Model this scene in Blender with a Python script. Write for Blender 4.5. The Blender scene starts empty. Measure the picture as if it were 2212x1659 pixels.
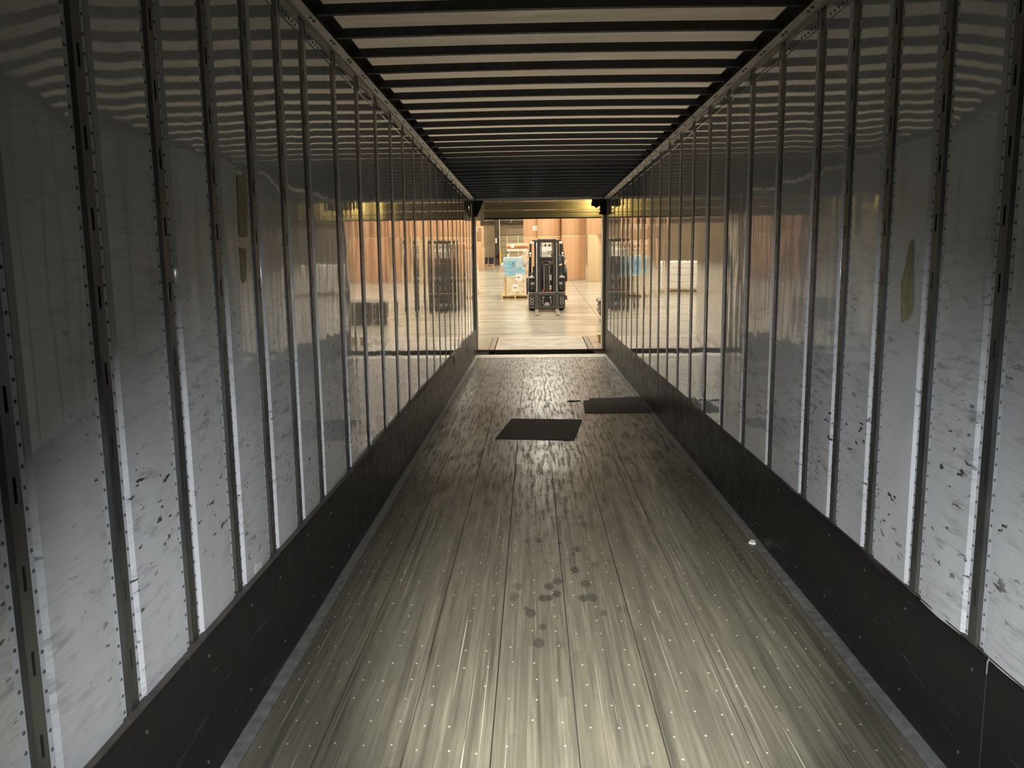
import bpy, bmesh, math, random
from mathutils import Vector, Matrix, noise
random.seed(7)
sc = bpy.context.scene
COL = sc.collection
R = math.radians

# ------------------------------------------------------------------ camera, world, light, exposure
# Warehouse frame: dock floor is z = 0, +Y points out of the trailer into the warehouse.
# The trailer stands nose-up by SLOPE, so everything in it is built in trailer
# coordinates (floor z = 0, photographer at y = 0) and rotated about its rear sill.
SLOPE, YEND, STEP = R(2.5), 15.41, 0.07
RT = Matrix.Rotation(-SLOPE, 3, 'X')
PIV = Vector((0, YEND, 0))
TLOC = PIV + Vector((0, 0, -STEP)) - RT @ PIV
def t2w(p): return RT @ Vector(p) + TLOC

F_PX = 1718.4
cam_d = bpy.data.cameras.new('camera'); cam = bpy.data.objects.new('camera', cam_d); COL.objects.link(cam)
cam_d.sensor_fit = 'HORIZONTAL'; cam_d.sensor_width = 36; cam_d.lens = 36 * F_PX / 2212
cam_d.clip_start = 0.02; cam_d.clip_end = 200
pitch, yaw, roll = R(8.472), R(1.547), -0.01193
cy, sy, cp, sp = math.cos(yaw), math.sin(yaw), math.cos(pitch), math.sin(pitch)
fwd = Vector((-sy * cp, cy * cp, -sp)); rgt = Vector((cy, sy, 0)); upv = rgt.cross(fwd)
cr, sr = math.cos(roll), math.sin(roll)
rgt, upv = cr * rgt + sr * upv, -sr * rgt + cr * upv
rgt, upv, fwd = RT @ rgt, RT @ upv, RT @ fwd
M4 = Matrix((rgt, upv, -fwd)).transposed().to_4x4(); M4.translation = t2w((0, 0, 1.7184))
cam.matrix_world = M4
sc.camera = cam

w = bpy.data.worlds.new('night'); sc.world = w; w.use_nodes = True
w.node_tree.nodes['Background'].inputs[0].default_value = (0.6, 0.65, 0.8, 1)
w.node_tree.nodes['Background'].inputs[1].default_value = 0.01

# warehouse high-bay lamps: real area lights under the ceiling
LAMP_W = 365
for lx in (-9.5, -4.6, 0.6, 5.6, 10.6):
    for ly in (20.5, 27.5, 34.5, 41.5, 48.5):
        ld = bpy.data.lights.new('high_bay', 'AREA'); ld.shape = 'RECTANGLE'; ld.size = 0.9; ld.size_y = 1.3
        ld.energy = LAMP_W; ld.color = (1.0, 0.92, 0.76)
        lo = bpy.data.objects.new('high_bay_light', ld); COL.objects.link(lo); lo.location = (lx, ly, 6.85)
# hand-held flashlight beside the phone: wide spill plus a tight hot spot, aimed at the floor ahead
for nm, en, ang, soft, aim, colr in (('flashlight_spill', 930, 80, 1.0, (0.17, 3.0, 0.0), (0.93, 0.96, 1.0)), ('flashlight_hotspot', 3200, 35, 1.0, (0.20, 3.15, 0.0), (1.0, 0.98, 0.92))):
    sd = bpy.data.lights.new(nm, 'SPOT'); sd.energy = en; sd.color = colr
    sd.spot_size = R(ang); sd.spot_blend = soft; sd.shadow_soft_size = 0.015
    so = bpy.data.objects.new(nm, sd); COL.objects.link(so)
    tp = t2w((0.04, 0.0, 1.69)); tgt = t2w(aim)
    so.location = tp; so.rotation_euler = (tgt - tp).to_track_quat('-Z', 'Y').to_euler()
# unseen lamp added outside, above the trailer, to brighten the translucent roof sheet
yd = bpy.data.lights.new('added_roof_lamp', 'SPOT'); yd.energy = 5800; yd.color = (1.0, 0.86, 0.66); yd.shadow_soft_size = 0.25
yd.spot_size = R(33); yd.spot_blend = 1.0
yo = bpy.data.objects.new('added_roof_lamp_light', yd); COL.objects.link(yo); yo.location = (0.15, 15.2, 8.6)
yo.rotation_euler = (t2w((0.15, 7.8, 3.0)) - yo.location).to_track_quat('-Z', 'Y').to_euler()
# small dock lamp behind the torn seal pad, right-hand corner of the opening
dd = bpy.data.lights.new('dock_lamp', 'AREA'); dd.size = 0.05; dd.energy = 3.6; dd.color = (1.0, 0.82, 0.36)
do = bpy.data.objects.new('dock_lamp_light', dd); COL.objects.link(do)
do.location = (1.245, 15.68, 2.845); do.rotation_euler = (Vector((-0.62, 0.42, -0.22))).to_track_quat('-Z', 'Y').to_euler()

sc.view_settings.view_transform = 'Standard'; sc.view_settings.look = 'None'
sc.view_settings.gamma = 1.0; sc.view_settings.use_curve_mapping = False
sc.view_settings.exposure = 0.0

# ------------------------------------------------------------------ helpers
class MB:
    """collects vertices and faces, then links them as ONE mesh object"""
    def __init__(s): s.v = []; s.f = []
    def add(s, vs, fs):
        o = len(s.v); s.v += [tuple(p) for p in vs]; s.f += [tuple(i + o for i in q) for q in fs]; return s
    def box(s, x0, x1, y0, y1, z0, z1, bev=0.0):
        if bev <= 0:
            vs = [(x, y, z) for z in (z0, z1) for y in (y0, y1) for x in (x0, x1)]
            return s.add(vs, [(0, 2, 3, 1), (4, 5, 7, 6), (0, 1, 5, 4), (2, 6, 7, 3), (0, 4, 6, 2), (1, 3, 7, 5)])
        bm = bmesh.new(); bmesh.ops.create_cube(bm, size=1)
        for v in bm.verts:
            v.co = ((x0 + x1) / 2 + v.co.x * (x1 - x0), (y0 + y1) / 2 + v.co.y * (y1 - y0), (z0 + z1) / 2 + v.co.z * (z1 - z0))
        bmesh.ops.bevel(bm, geom=list(bm.edges), offset=bev, segments=2, affect='EDGES', profile=0.5)
        return s.bm(bm)
    def bm(s, bm):
        bm.verts.index_update(); s.add([v.co.copy() for v in bm.verts], [[v.index for v in f.verts] for f in bm.faces]); bm.free(); return s
    def prism(s, poly, axis, a, b):
        """poly: 2-D outline; axis the extrusion axis; a, b its range"""
        n = len(poly)
        def P(p, t):
            return {'x': (t, p[0], p[1]), 'y': (p[0], t, p[1]), 'z': (p[0], p[1], t)}[axis]
        vs = [P(p, a) for p in poly] + [P(p, b) for p in poly]
        fs = [(i, (i + 1) % n, (i + 1) % n + n, i + n) for i in range(n)] + [tuple(range(n))[::-1], tuple(range(n, 2 * n))]
        return s.add(vs, fs)
    def cyl(s, c, r, h, axis='z', n=24, r2=None, cap=True):
        r2 = r if r2 is None else r2
        def P(a, rr, t):
            u, v = rr * math.cos(a), rr * math.sin(a)
            return {'z': (c[0] + u, c[1] + v, c[2] + t), 'y': (c[0] + u, c[1] + t, c[2] + v), 'x': (c[0] + t, c[1] + u, c[2] + v)}[axis]
        vs = [P(2 * math.pi * i / n, r, 0) for i in range(n)] + [P(2 * math.pi * i / n, r2, h) for i in range(n)]
        fs = [(i, (i + 1) % n, (i + 1) % n + n, i + n) for i in range(n)]
        if cap: fs += [tuple(range(n))[::-1], tuple(range(n, 2 * n))]
        return s.add(vs, fs)
    def lathe(s, c, prof, n=40, axis='z'):
        """prof: list of (radius, height)"""
        vs = []; fs = []
        for r_, h_ in prof:
            for i in range(n):
                a = 2 * math.pi * i / n; u, v = r_ * math.cos(a), r_ * math.sin(a)
                vs.append({'z': (c[0] + u, c[1] + v, c[2] + h_), 'x': (c[0] + h_, c[1] + u, c[2] + v), 'y': (c[0] + u, c[1] + h_, c[2] + v)}[axis])
        for k in range(len(prof) - 1):
            for i in range(n):
                j = (i + 1) % n; fs.append((k * n + i, k * n + j, (k + 1) * n + j, (k + 1) * n + i))
        fs += [tuple(range(n))[::-1], tuple(range((len(prof) - 1) * n, len(prof) * n))]
        return s.add(vs, fs)
    def tube(s, pts, r, n=8):
        pts = [Vector(p) for p in pts]; rs = r if isinstance(r, (list, tuple)) else [r] * len(pts)
        vs = []; fs = []; prev = None
        for i, p in enumerate(pts):
            d = (pts[min(i + 1, len(pts) - 1)] - pts[max(i - 1, 0)]).normalized()
            ref = Vector((0, 0, 1)) if abs(d.z) < 0.9 else Vector((0, 1, 0))
            a = d.cross(ref).normalized() if prev is None else (prev - d * prev.dot(d)).normalized()
            prev = a; b = d.cross(a)
            for k in range(n):
                t = 2 * math.pi * k / n; vs.append(p + (a * math.cos(t) + b * math.sin(t)) * rs[i])
        for i in range(len(pts) - 1):
            for k in range(n):
                j = (k + 1) % n; fs.append((i * n + k, i * n + j, (i + 1) * n + j, (i + 1) * n + k))
        fs += [tuple(range(n))[::-1], tuple(range((len(pts) - 1) * n, len(pts) * n))]
        return s.add(vs, fs)
    def mesh(s, name, mat=None, smooth=False):
        me = bpy.data.meshes.new(name); me.from_pydata(s.v, [], s.f); me.validate(); 
        bm = bmesh.new(); bm.from_mesh(me); bmesh.ops.recalc_face_normals(bm, faces=bm.faces); bm.to_mesh(me); bm.free()
        if mat: me.materials.append(mat)
        if smooth:
            me.polygons.foreach_set('use_smooth', [True] * len(me.polygons))
            me.set_sharp_from_angle(angle=R(38))
        return me
    def build(s, name, mat, parent=None, smooth=False):
        return link(name, s.mesh(name, mat, smooth), parent)

def link(name, me, parent=None):
    o = bpy.data.objects.new(name, me); COL.objects.link(o)
    if parent is not None: o.parent = parent
    return o
def empty(name, loc=(0, 0, 0), rz=0):
    o = bpy.data.objects.new(name, None); COL.objects.link(o); o.location = loc; o.rotation_euler = (0, 0, rz); o.empty_display_size = 0.2; return o
def tag(o, label=None, cat=None, group=None, kind=None):
    if label: o['label'] = label
    if cat: o['category'] = cat
    if group: o['group'] = group
    if kind: o['kind'] = kind
    return o
def in_trailer(o):
    o.location = TLOC; o.rotation_euler = (-SLOPE, 0, 0); return o
def copy_tree(o, parent=None):
    c = o.copy(); COL.objects.link(c); c.parent = parent
    for ch in list(o.children): copy_tree(ch, c)
    return c

# ---- materials
class NT:
    def __init__(s, name, rough=0.5, metal=0.0, base=(0.5, 0.5, 0.5), spec=0.5, coat=0.0, coat_rough=0.05):
        s.m = bpy.data.materials.new(name); s.m.use_nodes = True; s.t = s.m.node_tree; s.n = s.t.nodes; s.l = s.t.links
        s.b = s.n['Principled BSDF']
        s.set('Base Color', base); s.set('Roughness', rough); s.set('Metallic', metal); s.set('Specular IOR Level', spec)
        s.set('Coat Weight', coat); s.set('Coat Roughness', coat_rough)
    def set(s, k, v):
        i = s.b.inputs[k]
        if isinstance(v, bpy.types.NodeSocket): s.l.new(v, i)
        elif isinstance(v, tuple): i.default_value = (*v, 1) if len(v) == 3 else v
        else: i.default_value = v
    def _in(s, sock, v):
        if isinstance(v, bpy.types.NodeSocket): s.l.new(v, sock)
        elif isinstance(v, tuple): sock.default_value = (*v, 1) if (len(v) == 3 and len(sock.default_value) == 4) else v
        else: sock.default_value = v
    def coord(s, kind='Object', scale=(1, 1, 1), rot=(0, 0, 0), loc=(0, 0, 0)):
        tc = s.n.new('ShaderNodeTexCoord'); mp = s.n.new('ShaderNodeMapping')
        s.l.new(tc.outputs[kind], mp.inputs[0]); mp.inputs['Scale'].default_value = scale; mp.inputs['Rotation'].default_value = rot; mp.inputs['Location'].default_value = loc
        return mp.outputs[0]
    def xyz(s):
        tc = s.n.new('ShaderNodeTexCoord'); sp_ = s.n.new('ShaderNodeSeparateXYZ'); s.l.new(tc.outputs['Object'], sp_.inputs[0]); return sp_.outputs
    def noise(s, vec, scale=5, detail=4, rough=0.55, dist=0.0):
        n = s.n.new('ShaderNodeTexNoise'); s.l.new(vec, n.inputs['Vector']); n.inputs['Scale'].default_value = scale
        n.inputs['Detail'].default_value = detail; n.inputs['Roughness'].default_value = rough; n.inputs['Distortion'].default_value = dist
        return n.outputs['Fac']
    def vor(s, vec, scale=5, feature='F1', rand=1.0, out='Distance'):
        n = s.n.new('ShaderNodeTexVoronoi'); n.feature = feature; s.l.new(vec, n.inputs['Vector']); n.inputs['Scale'].default_value = scale
        n.inputs['Randomness'].default_value = rand
        return n.outputs[out]
    def math(s, op, a, b=0.0, clamp=False):
        n = s.n.new('ShaderNodeMath'); n.operation = op; n.use_clamp = clamp; s._in(n.inputs[0], a); s._in(n.inputs[1], b); return n.outputs[0]
    def ramp(s, fac, lo, hi, a=0.0, b=1.0):
        n = s.n.new('ShaderNodeMapRange'); n.clamp = True; s._in(n.inputs[0], fac)
        n.inputs[1].default_value = lo; n.inputs[2].default_value = hi; n.inputs[3].default_value = a; n.inputs[4].default_value = b; return n.outputs[0]
    def mix(s, fac, a, b, mode='MIX'):
        n = s.n.new('ShaderNodeMix'); n.data_type = 'RGBA'; n.blend_type = mode
        s._in(n.inputs[0], fac); s._in(n.inputs[6], a); s._in(n.inputs[7], b); return n.outputs[2]
    def bump(s, h, strength=0.3, dist=0.01):
        n = s.n.new('ShaderNodeBump'); n.inputs['Strength'].default_value = strength; n.inputs['Distance'].default_value = dist
        s.l.new(h, n.inputs['Height']); s.l.new(n.outputs[0], s.b.inputs['Normal']); s.l.new(n.outputs[0], s.b.inputs['Coat Normal'])
    def white(s, vec):
        n = s.n.new('ShaderNodeTexWhiteNoise'); n.noise_dimensions = '3D'; s.l.new(vec, n.inputs[0]); return n.outputs[0]

def simple(name, base, rough=0.5, metal=0.0, var=0.12, scale=6, spec=0.5, bump=0.0):
    t = NT(name, rough, metal, base, spec)
    f = t.noise(t.coord(), scale, 5)
    lo = tuple(c * (1 - var) for c in base); hi = tuple(min(1, c * (1 + var)) for c in base)
    t.set('Base Color', t.mix(t.ramp(f, 0.3, 0.7), lo, hi))
    if bump: t.bump(f, bump, 0.004)
    return t.m
MAT = {}

def m_panel():
    t = NT('white_liner_panel', 0.16, 0.0, (0.5, 0.5, 0.5), 0.5, 1.0, 0.03); t.set('Coat IOR', 1.62)
    x, y, z = t.xyz()
    # scuffs: dark rubber streaks, long in Y and leaning a little, in the cargo zone
    zone = t.math('MULTIPLY', t.ramp(z, 0.4, 0.75), t.ramp(z, 2.0, 1.1))
    a = t.noise(t.coord(scale=(1, 7, 30), rot=(R(12), 0, 0)), 1.0, 6, 0.62)
    a2 = t.noise(t.coord(scale=(1, 2.2, 1.3), loc=(3, 0, 0)), 1.0, 3)
    smear = t.math('MULTIPLY', t.ramp(a, 0.52, 0.68), t.ramp(a2, 0.38, 0.58))
    b = t.noise(t.coord(scale=(1, 16, 42), rot=(R(25), 0, 0), loc=(9, 2, 0)), 1.0, 3, 0.5)
    spot = t.math('MULTIPLY', t.ramp(b, 0.635, 0.67), t.ramp(t.noise(t.coord(loc=(5, 5, 5)), 2.6, 2), 0.44, 0.56))
    dirt = t.noise(t.coord(scale=(1, 2, 1)), 1.6, 5)
    col = t.mix(t.ramp(dirt, 0.3, 0.75), (0.52, 0.535, 0.55), (0.41, 0.42, 0.43))
    col = t.mix(t.math('MULTIPLY', t.math('MULTIPLY', smear, zone), 0.7), col, (0.10, 0.10, 0.105))
    col = t.mix(t.math('MULTIPLY', t.math('MULTIPLY', spot, zone), 0.95), col, (0.02, 0.02, 0.022))
    fine = t.noise(t.coord(scale=(1, 5, 110), rot=(R(9), 0, 0), loc=(4, 7, 1)), 1.0, 4, 0.65)
    col = t.mix(t.math('MULTIPLY', t.math('MULTIPLY', t.ramp(fine, 0.52, 0.72), t.ramp(a2, 0.35, 0.6)), 0.38), col, (0.16, 0.16, 0.165))
    t.set('Base Color', col)
    t.set('Roughness', t.math('ADD', t.ramp(dirt, 0.3, 0.8, 0.035, 0.08), t.math('MULTIPLY', smear, 0.15)))
    h = t.noise(t.coord(scale=(1, 1.0, 0.55)), 7.0, 1, 0.4)
    h2 = t.noise(t.coord(scale=(1, 1, 1), loc=(2, 1, 0)), 26, 1, 0.4)
    t.bump(t.math('ADD', h, t.math('MULTIPLY', h2, 0.06)), 1.0, 0.0004)
    return t.m
MAT['panel'] = m_panel()

def m_galv(name, base, rough, metal=0.85):
    t = NT(name, rough, metal, base)
    f = t.noise(t.coord(scale=(1, 1, 0.25)), 18, 4)
    t.set('Base Color', t.mix(t.ramp(f, 0.3, 0.7), tuple(c * 0.75 for c in base), tuple(c * 1.15 for c in base)))
    t.set('Roughness', t.ramp(f, 0.3, 0.7, rough * 0.8, rough * 1.2))
    return t.m
MAT['web'] = m_galv('galvanised_post', (0.20, 0.205, 0.21), 0.32, 0.9)
MAT['flange'] = simple('flange_paint', (0.42, 0.44, 0.46), 0.4, 0.0, 0.12, 14)
MAT['rivet'] = simple('rivet_steel', (0.13, 0.13, 0.13), 0.45, 0.6)
MAT['slot'] = simple('slot_cavity', (0.012, 0.012, 0.012), 0.8)
MAT['skin'] = simple('outer_skin', (0.05, 0.05, 0.05), 0.7)
MAT['bow'] = m_galv('roof_bow_steel', (0.045, 0.047, 0.05), 0.5, 0.35)
MAT['rail'] = m_galv('rail_aluminium', (0.40, 0.385, 0.36), 0.42, 0.65)
MAT['black'] = simple('black_rubber', (0.012, 0.012, 0.012), 0.75, 0, 0.3, 20)

def m_roof():
    t = NT('translucent_roof_sheet', 0.2, 0.0, (0.55, 0.52, 0.46), 0.5)
    f = t.noise(t.coord(scale=(1, 4, 1)), 2.5, 5)
    g = t.noise(t.coord(scale=(1.2, 0.7, 1), loc=(3, 1, 0)), 1.3, 3)
    t.set('Base Color', t.mix(t.ramp(f, 0.35, 0.7), (0.55, 0.51, 0.44), (0.40, 0.37, 0.31)))
    t.set('Roughness', 0.25)
    tr = t.n.new('ShaderNodeBsdfTranslucent'); mx = t.n.new('ShaderNodeMixShader'); out = t.n['Material Output']
    t.l.new(t.mix(t.ramp(g, 0.35, 0.7), t.mix(t.ramp(f, 0.3, 0.75), (0.74, 0.70, 0.62), (0.50, 0.46, 0.38)), (0.62, 0.56, 0.46)), tr.inputs[0])
    mx.inputs[0].default_value = 0.55; t.l.new(t.b.outputs[0], mx.inputs[1]); t.l.new(tr.outputs[0], mx.inputs[2]); t.l.new(mx.outputs[0], out.inputs[0])
    return t.m
MAT['roof'] = m_roof()

def m_kick():
    t = NT('scuffed_kick_plate', 0.42, 0.0, (0.013, 0.013, 0.013), 0.4)
    s1 = t.noise(t.coord(scale=(1, 1.1, 22), rot=(R(4), 0, 0)), 1.6, 5, 0.6)
    s2 = t.noise(t.coord(scale=(1, 2.5, 60), rot=(R(-5), 0, 0), loc=(1, 3, 2)), 1.2, 3)
    d = t.noise(t.coord(), 9, 5)
    col = t.mix(t.ramp(s1, 0.62, 0.8), (0.007, 0.007, 0.0075), (0.045, 0.045, 0.047))
    col = t.mix(t.math('MULTIPLY', t.ramp(s2, 0.70, 0.76), 0.7), col, (0.11, 0.11, 0.115))
    t.set('Base Color', col)
    t.set('Roughness', t.ramp(d, 0.3, 0.7, 0.36, 0.55))
    t.bump(t.math('ADD', s1, t.math('MULTIPLY', d, 0.5)), 0.35, 0.004)
    return t.m
MAT['kick'] = m_kick()
MAT['kick_edge'] = simple('kick_plate_edge', (0.06, 0.052, 0.045), 0.6, 0.2, 0.3, 12)

def m_floor():
    t = NT('laminated_trailer_floor', 0.45, 0.0, (0.1, 0.1, 0.08), 0.5)
    x, y, z = t.xyz()
    # laminated hardwood strips about 33 mm wide and 1.4 m long, each its own shade
    sx = t.math('FLOOR', t.math('MULTIPLY', x, 30.0))
    off = t.math('MULTIPLY', t.math('FRACT', t.math('MULTIPLY', t.math('SINE', t.math('MULTIPLY', sx, 12.9898)), 437.58)), 3.0)
    syy = t.math('FLOOR', t.math('ADD', t.math('MULTIPLY', y, 0.7), off))
    cx = t.n.new('ShaderNodeCombineXYZ'); t.l.new(sx, cx.inputs[0]); t.l.new(syy, cx.inputs[1])
    rnd = t.white(cx.outputs[0])
    grain = t.noise(t.coord(scale=(70, 2.0, 1)), 1.0, 5, 0.6)
    streak = t.noise(t.coord(scale=(22, 0.5, 1), loc=(2, 0, 0)), 1.0, 4, 0.6)
    blot = t.noise(t.coord(scale=(2.2, 1.1, 1)), 1.0, 5, 0.6)
    base = t.mix(rnd, (0.078, 0.072, 0.051), (0.135, 0.124, 0.090))
    base = t.mix(t.ramp(grain, 0.3, 0.72), base, (0.056, 0.053, 0.041))
    base = t.mix(t.math('MULTIPLY', t.ramp(streak, 0.52, 0.74), 0.75), base, (0.022, 0.021, 0.018))
    base = t.mix(t.math('MULTIPLY', t.ramp(blot, 0.5, 0.75), 0.5), base, (0.048, 0.046, 0.037))
    # pale scratches along the traffic direction
    sc1 = t.noise(t.coord(scale=(85, 0.35, 1), rot=(0, 0, R(1.2)), loc=(7, 1, 0)), 1.0, 2, 0.5)
    sc2 = t.noise(t.coord(scale=(60, 0.5, 1), rot=(0, 0, R(-4)), loc=(1, 8, 0)), 1.0, 2, 0.5)
    scr = t.math('MAXIMUM', t.ramp(sc1, 0.685, 0.715), t.ramp(sc2, 0.71, 0.73))
    base = t.mix(t.math('MULTIPLY', scr, 0.55), base, (0.36, 0.34, 0.26))
    # drip stains: round damp spots down the middle
    vec = t.coord(scale=(11.0, 6.0, 1)); dv = t.vor(vec, 1.0, 'F1', 1.0)
    zone = t.math('MULTIPLY', t.math('MULTIPLY', t.ramp(x, -0.22, 0.0), t.ramp(x, 0.55, 0.25)), t.math('MULTIPLY', t.ramp(y, 3.0, 3.5), t.ramp(y, 6.6, 5.4)))
    pick = t.ramp(t.vor(vec, 1.0, 'F1', 1.0, 'Color'), 0.50, 0.54)
    drip = t.math('MULTIPLY', t.math('MULTIPLY', t.ramp(dv, 0.36, 0.27), pick), zone)
    base = t.mix(t.math('MULTIPLY', drip, 0.75), base, (0.020, 0.019, 0.018))
    t.set('Base Color', base)
    # worn traffic: glossy and dull patches alternate, so far boards glint in streaks
    tr = t.noise(t.coord(scale=(34, 2.2, 1), loc=(4, 4, 0)), 1.0, 5, 0.65)
    cross = t.noise(t.coord(scale=(9, 3.5, 1), loc=(1, 9, 0)), 1.0, 5, 0.7)
    rough = t.math('ADD', t.ramp(tr, 0.36, 0.66, 0.27, 0.42), t.ramp(cross, 0.45, 0.7, 0.0, 0.10))
    t.set('Roughness', rough)
    t.set('Specular IOR Level', t.ramp(t.math('ADD', tr, t.math('MULTIPLY', cross, 0.35)), 0.60, 0.76, 0.85, 0.06))
    h = t.math('ADD', t.math('MULTIPLY', grain, 0.6), t.math('ADD', t.math('MULTIPLY', rnd, 0.35), t.math('MULTIPLY', tr, 0.4)))
    t.bump(h, 0.14, 0.002)
    return t.m
MAT['floor'] = m_floor()
MAT['sheet'] = simple('dark_sheet', (0.022, 0.023, 0.021), 0.7, 0, 0.2, 5, 0.12)
MAT['screw'] = simple('screw_head', (0.34, 0.325, 0.27), 0.4, 0.3)
MAT['edge_steel'] = m_galv('floor_edge_steel', (0.15, 0.15, 0.145), 0.5, 0.3)
MAT['tape'] = simple('yellowed_tape', (0.23, 0.215, 0.12), 0.6, 0, 0.25, 30)
MAT['foil'] = simple('silver_sticker', (0.75, 0.75, 0.75), 0.3, 0.4)

def m_checker(name, a, b, rough):
    t = NT(name, rough, 0.25, a)
    rust = t.noise(t.coord(), 2.2, 5, 0.6)
    wv = t.vor(t.coord(scale=(26, 26, 26)), 1.0, 'F1', 0.0)
    col = t.mix(t.ramp(rust, 0.40, 0.62), a, b)
    col = t.mix(t.ramp(wv, 0.18, 0.30, 0.55, 0.0), col, (0.16, 0.13, 0.09))
    t.set('Base Color', col); t.bump(wv, 0.5, 0.004)
    return t.m
MAT['checker'] = m_checker('checker_plate', (0.30, 0.28, 0.24), (0.19, 0.125, 0.065), 0.5)
MAT['checker2'] = m_checker('sill_plate', (0.50, 0.46, 0.37), (0.30, 0.25, 0.18), 0.4)
MAT['rust'] = simple('rusty_steel', (0.15, 0.10, 0.055), 0.6, 0.3, 0.3, 8)
MAT['rust_dark'] = simple('dark_rusty_steel', (0.045, 0.03, 0.022), 0.7, 0.3, 0.3, 8)

def m_concrete():
    t = NT('polished_concrete', 0.25, 0.0, (0.4, 0.37, 0.3), 0.5)
    s1 = t.noise(t.coord('Object', scale=(0.35, 2.4, 1)), 1.0, 6, 0.62)
    s2 = t.noise(t.coord('Object', scale=(1.2, 8, 1), loc=(4, 0, 0)), 1.0, 5, 0.6)
    b = t.noise(t.coord(), 0.5, 4)
    col = t.mix(t.ramp(s1, 0.38, 0.60), (0.19, 0.168, 0.13), (0.46, 0.43, 0.35))
    col = t.mix(t.math('MULTIPLY', t.ramp(s2, 0.5, 0.72), 0.5), col, (0.22, 0.19, 0.145))
    col = t.mix(t.ramp(b, 0.45, 0.7, 0.0, 0.35), col, (0.36, 0.345, 0.32))
    t.set('Base Color', col)
    t.set('Roughness', t.math('ADD', t.ramp(s1, 0.35, 0.65, 0.26, 0.12), t.ramp(s2, 0.4, 0.7, 0.0, 0.12)))
    t.bump(s2, 0.08, 0.01)
    return t.m
MAT['concrete'] = m_concrete()
MAT['cream'] = simple('cream_painted_jamb', (0.72, 0.66, 0.52), 0.6, 0, 0.08)
MAT['dockface'] = simple('dock_face_concrete', (0.10, 0.09, 0.08), 0.8)
MAT['tanwall'] = simple('tan_concrete_wall', (0.27, 0.205, 0.125), 0.8, 0, 0.16, 1.2)
MAT['beam'] = simple('brown_steel_beam', (0.070, 0.048, 0.036), 0.6, 0.1, 0.25)
MAT['ceil'] = simple('warehouse_ceiling_paint', (0.55, 0.48, 0.37), 0.8)
MAT['doorpanel'] = simple('olive_beige_door', (0.44, 0.37, 0.21), 0.55, 0, 0.1, 3)
MAT['bdoor'] = simple('beige_ribbed_door', (0.38, 0.32, 0.19), 0.6, 0, 0.08, 2)

def m_kraft(name, a, b):
    t = NT(name, 0.55, 0.0, a, 0.4)
    f = t.noise(t.coord(scale=(9, 9, 0.25)), 1.0, 4)
    g = t.noise(t.coord(), 60, 2)
    t.set('Base Color', t.mix(t.ramp(f, 0.3, 0.7), a, b)); t.bump(g, 0.05, 0.002)
    return t.m
MAT['kraft'] = m_kraft('kraft_paper', (0.50, 0.285, 0.155), (0.61, 0.37, 0.215))
MAT['kraft_light'] = m_kraft('light_kraft_paper', (0.52, 0.37, 0.215), (0.62, 0.46, 0.28))
MAT['kraft_dark'] = m_kraft('dark_kraft_paper', (0.30, 0.16, 0.085), (0.37, 0.205, 0.11))
MAT['crimp'] = simple('crimped_wrap', (0.80, 0.62, 0.38), 0.6)
MAT['paper'] = simple('white_label_paper', (0.85, 0.84, 0.82), 0.6, 0, 0.04)
MAT['ink'] = simple('grey_ink', (0.12, 0.13, 0.16), 0.6)
MAT['wood'] = simple('pallet_wood', (0.60, 0.43, 0.21), 0.7, 0, 0.25, 9)
MAT['wood_orange'] = simple('orange_pallet_wood', (0.55, 0.28, 0.09), 0.7, 0, 0.2, 9)
MAT['card'] = simple('cardboard', (0.56, 0.38, 0.19), 0.7, 0, 0.12, 6)
MAT['card_pale'] = simple('pale_carton', (0.78, 0.68, 0.50), 0.6, 0, 0.12, 6)
def m_wrap():
    t = NT('clear_wrapped_scrap', 0.3, 0.0, (0.7, 0.55, 0.3), 0.5)
    f = t.noise(t.coord(scale=(5, 5, 16), rot=(0, R(8), 0)), 1.0, 5, 0.7, 1.2)
    t.set('Base Color', t.mix(t.ramp(f, 0.46, 0.66), (0.82, 0.75, 0.58), (0.47, 0.30, 0.11)))
    t.bump(f, 0.8, 0.02); return t.m
MAT['scrap'] = m_wrap()
def m_pattern():
    t = NT('printed_carton', 0.5, 0.0, (0.7, 0.5, 0.4))
    f = t.vor(t.coord(scale=(14, 14, 18)), 1.0, 'F1', 1.0, 'Color')
    g = t.noise(t.coord(), 11, 3)
    t.set('Base Color', t.mix(t.ramp(g, 0.42, 0.6), (0.78, 0.62, 0.44), t.mix(0.5, (0.62, 0.26, 0.2), f))); return t.m
MAT['pattern'] = m_pattern()
def m_blue():
    t = NT('blue_wrapped_carton', 0.35, 0.0, (0.3, 0.55, 0.75))
    z = t.xyz()[2]; f = t.noise(t.coord(scale=(3, 3, 8)), 1.0, 4)
    t.set('Base Color', t.mix(t.ramp(f, 0.35, 0.7), (0.20, 0.50, 0.72), (0.46, 0.66, 0.76))); return t.m
MAT['blue'] = m_blue()
MAT['blue_lid'] = simple('pale_blue_carton', (0.50, 0.66, 0.74), 0.4, 0, 0.1)
MAT['orange_wrap'] = simple('orange_wrapped_bundle', (0.62, 0.29, 0.16), 0.45, 0, 0.18, 4)
MAT['barrel'] = simple('navy_bin_plastic', (0.018, 0.02, 0.045), 0.4)
MAT['yellow'] = simple('yellow_bollard_paint', (0.75, 0.42, 0.04), 0.5)
MAT['white'] = simple('white_plastic', (0.8, 0.78, 0.74), 0.4)
MAT['wrapwhite'] = simple('white_stretch_wrap', (0.80, 0.76, 0.68), 0.35, 0, 0.12, 5, 0.5, 0.4)
MAT['blanket'] = simple('grey_brown_pad', (0.17, 0.145, 0.115), 0.85, 0, 0.25, 8)
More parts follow.
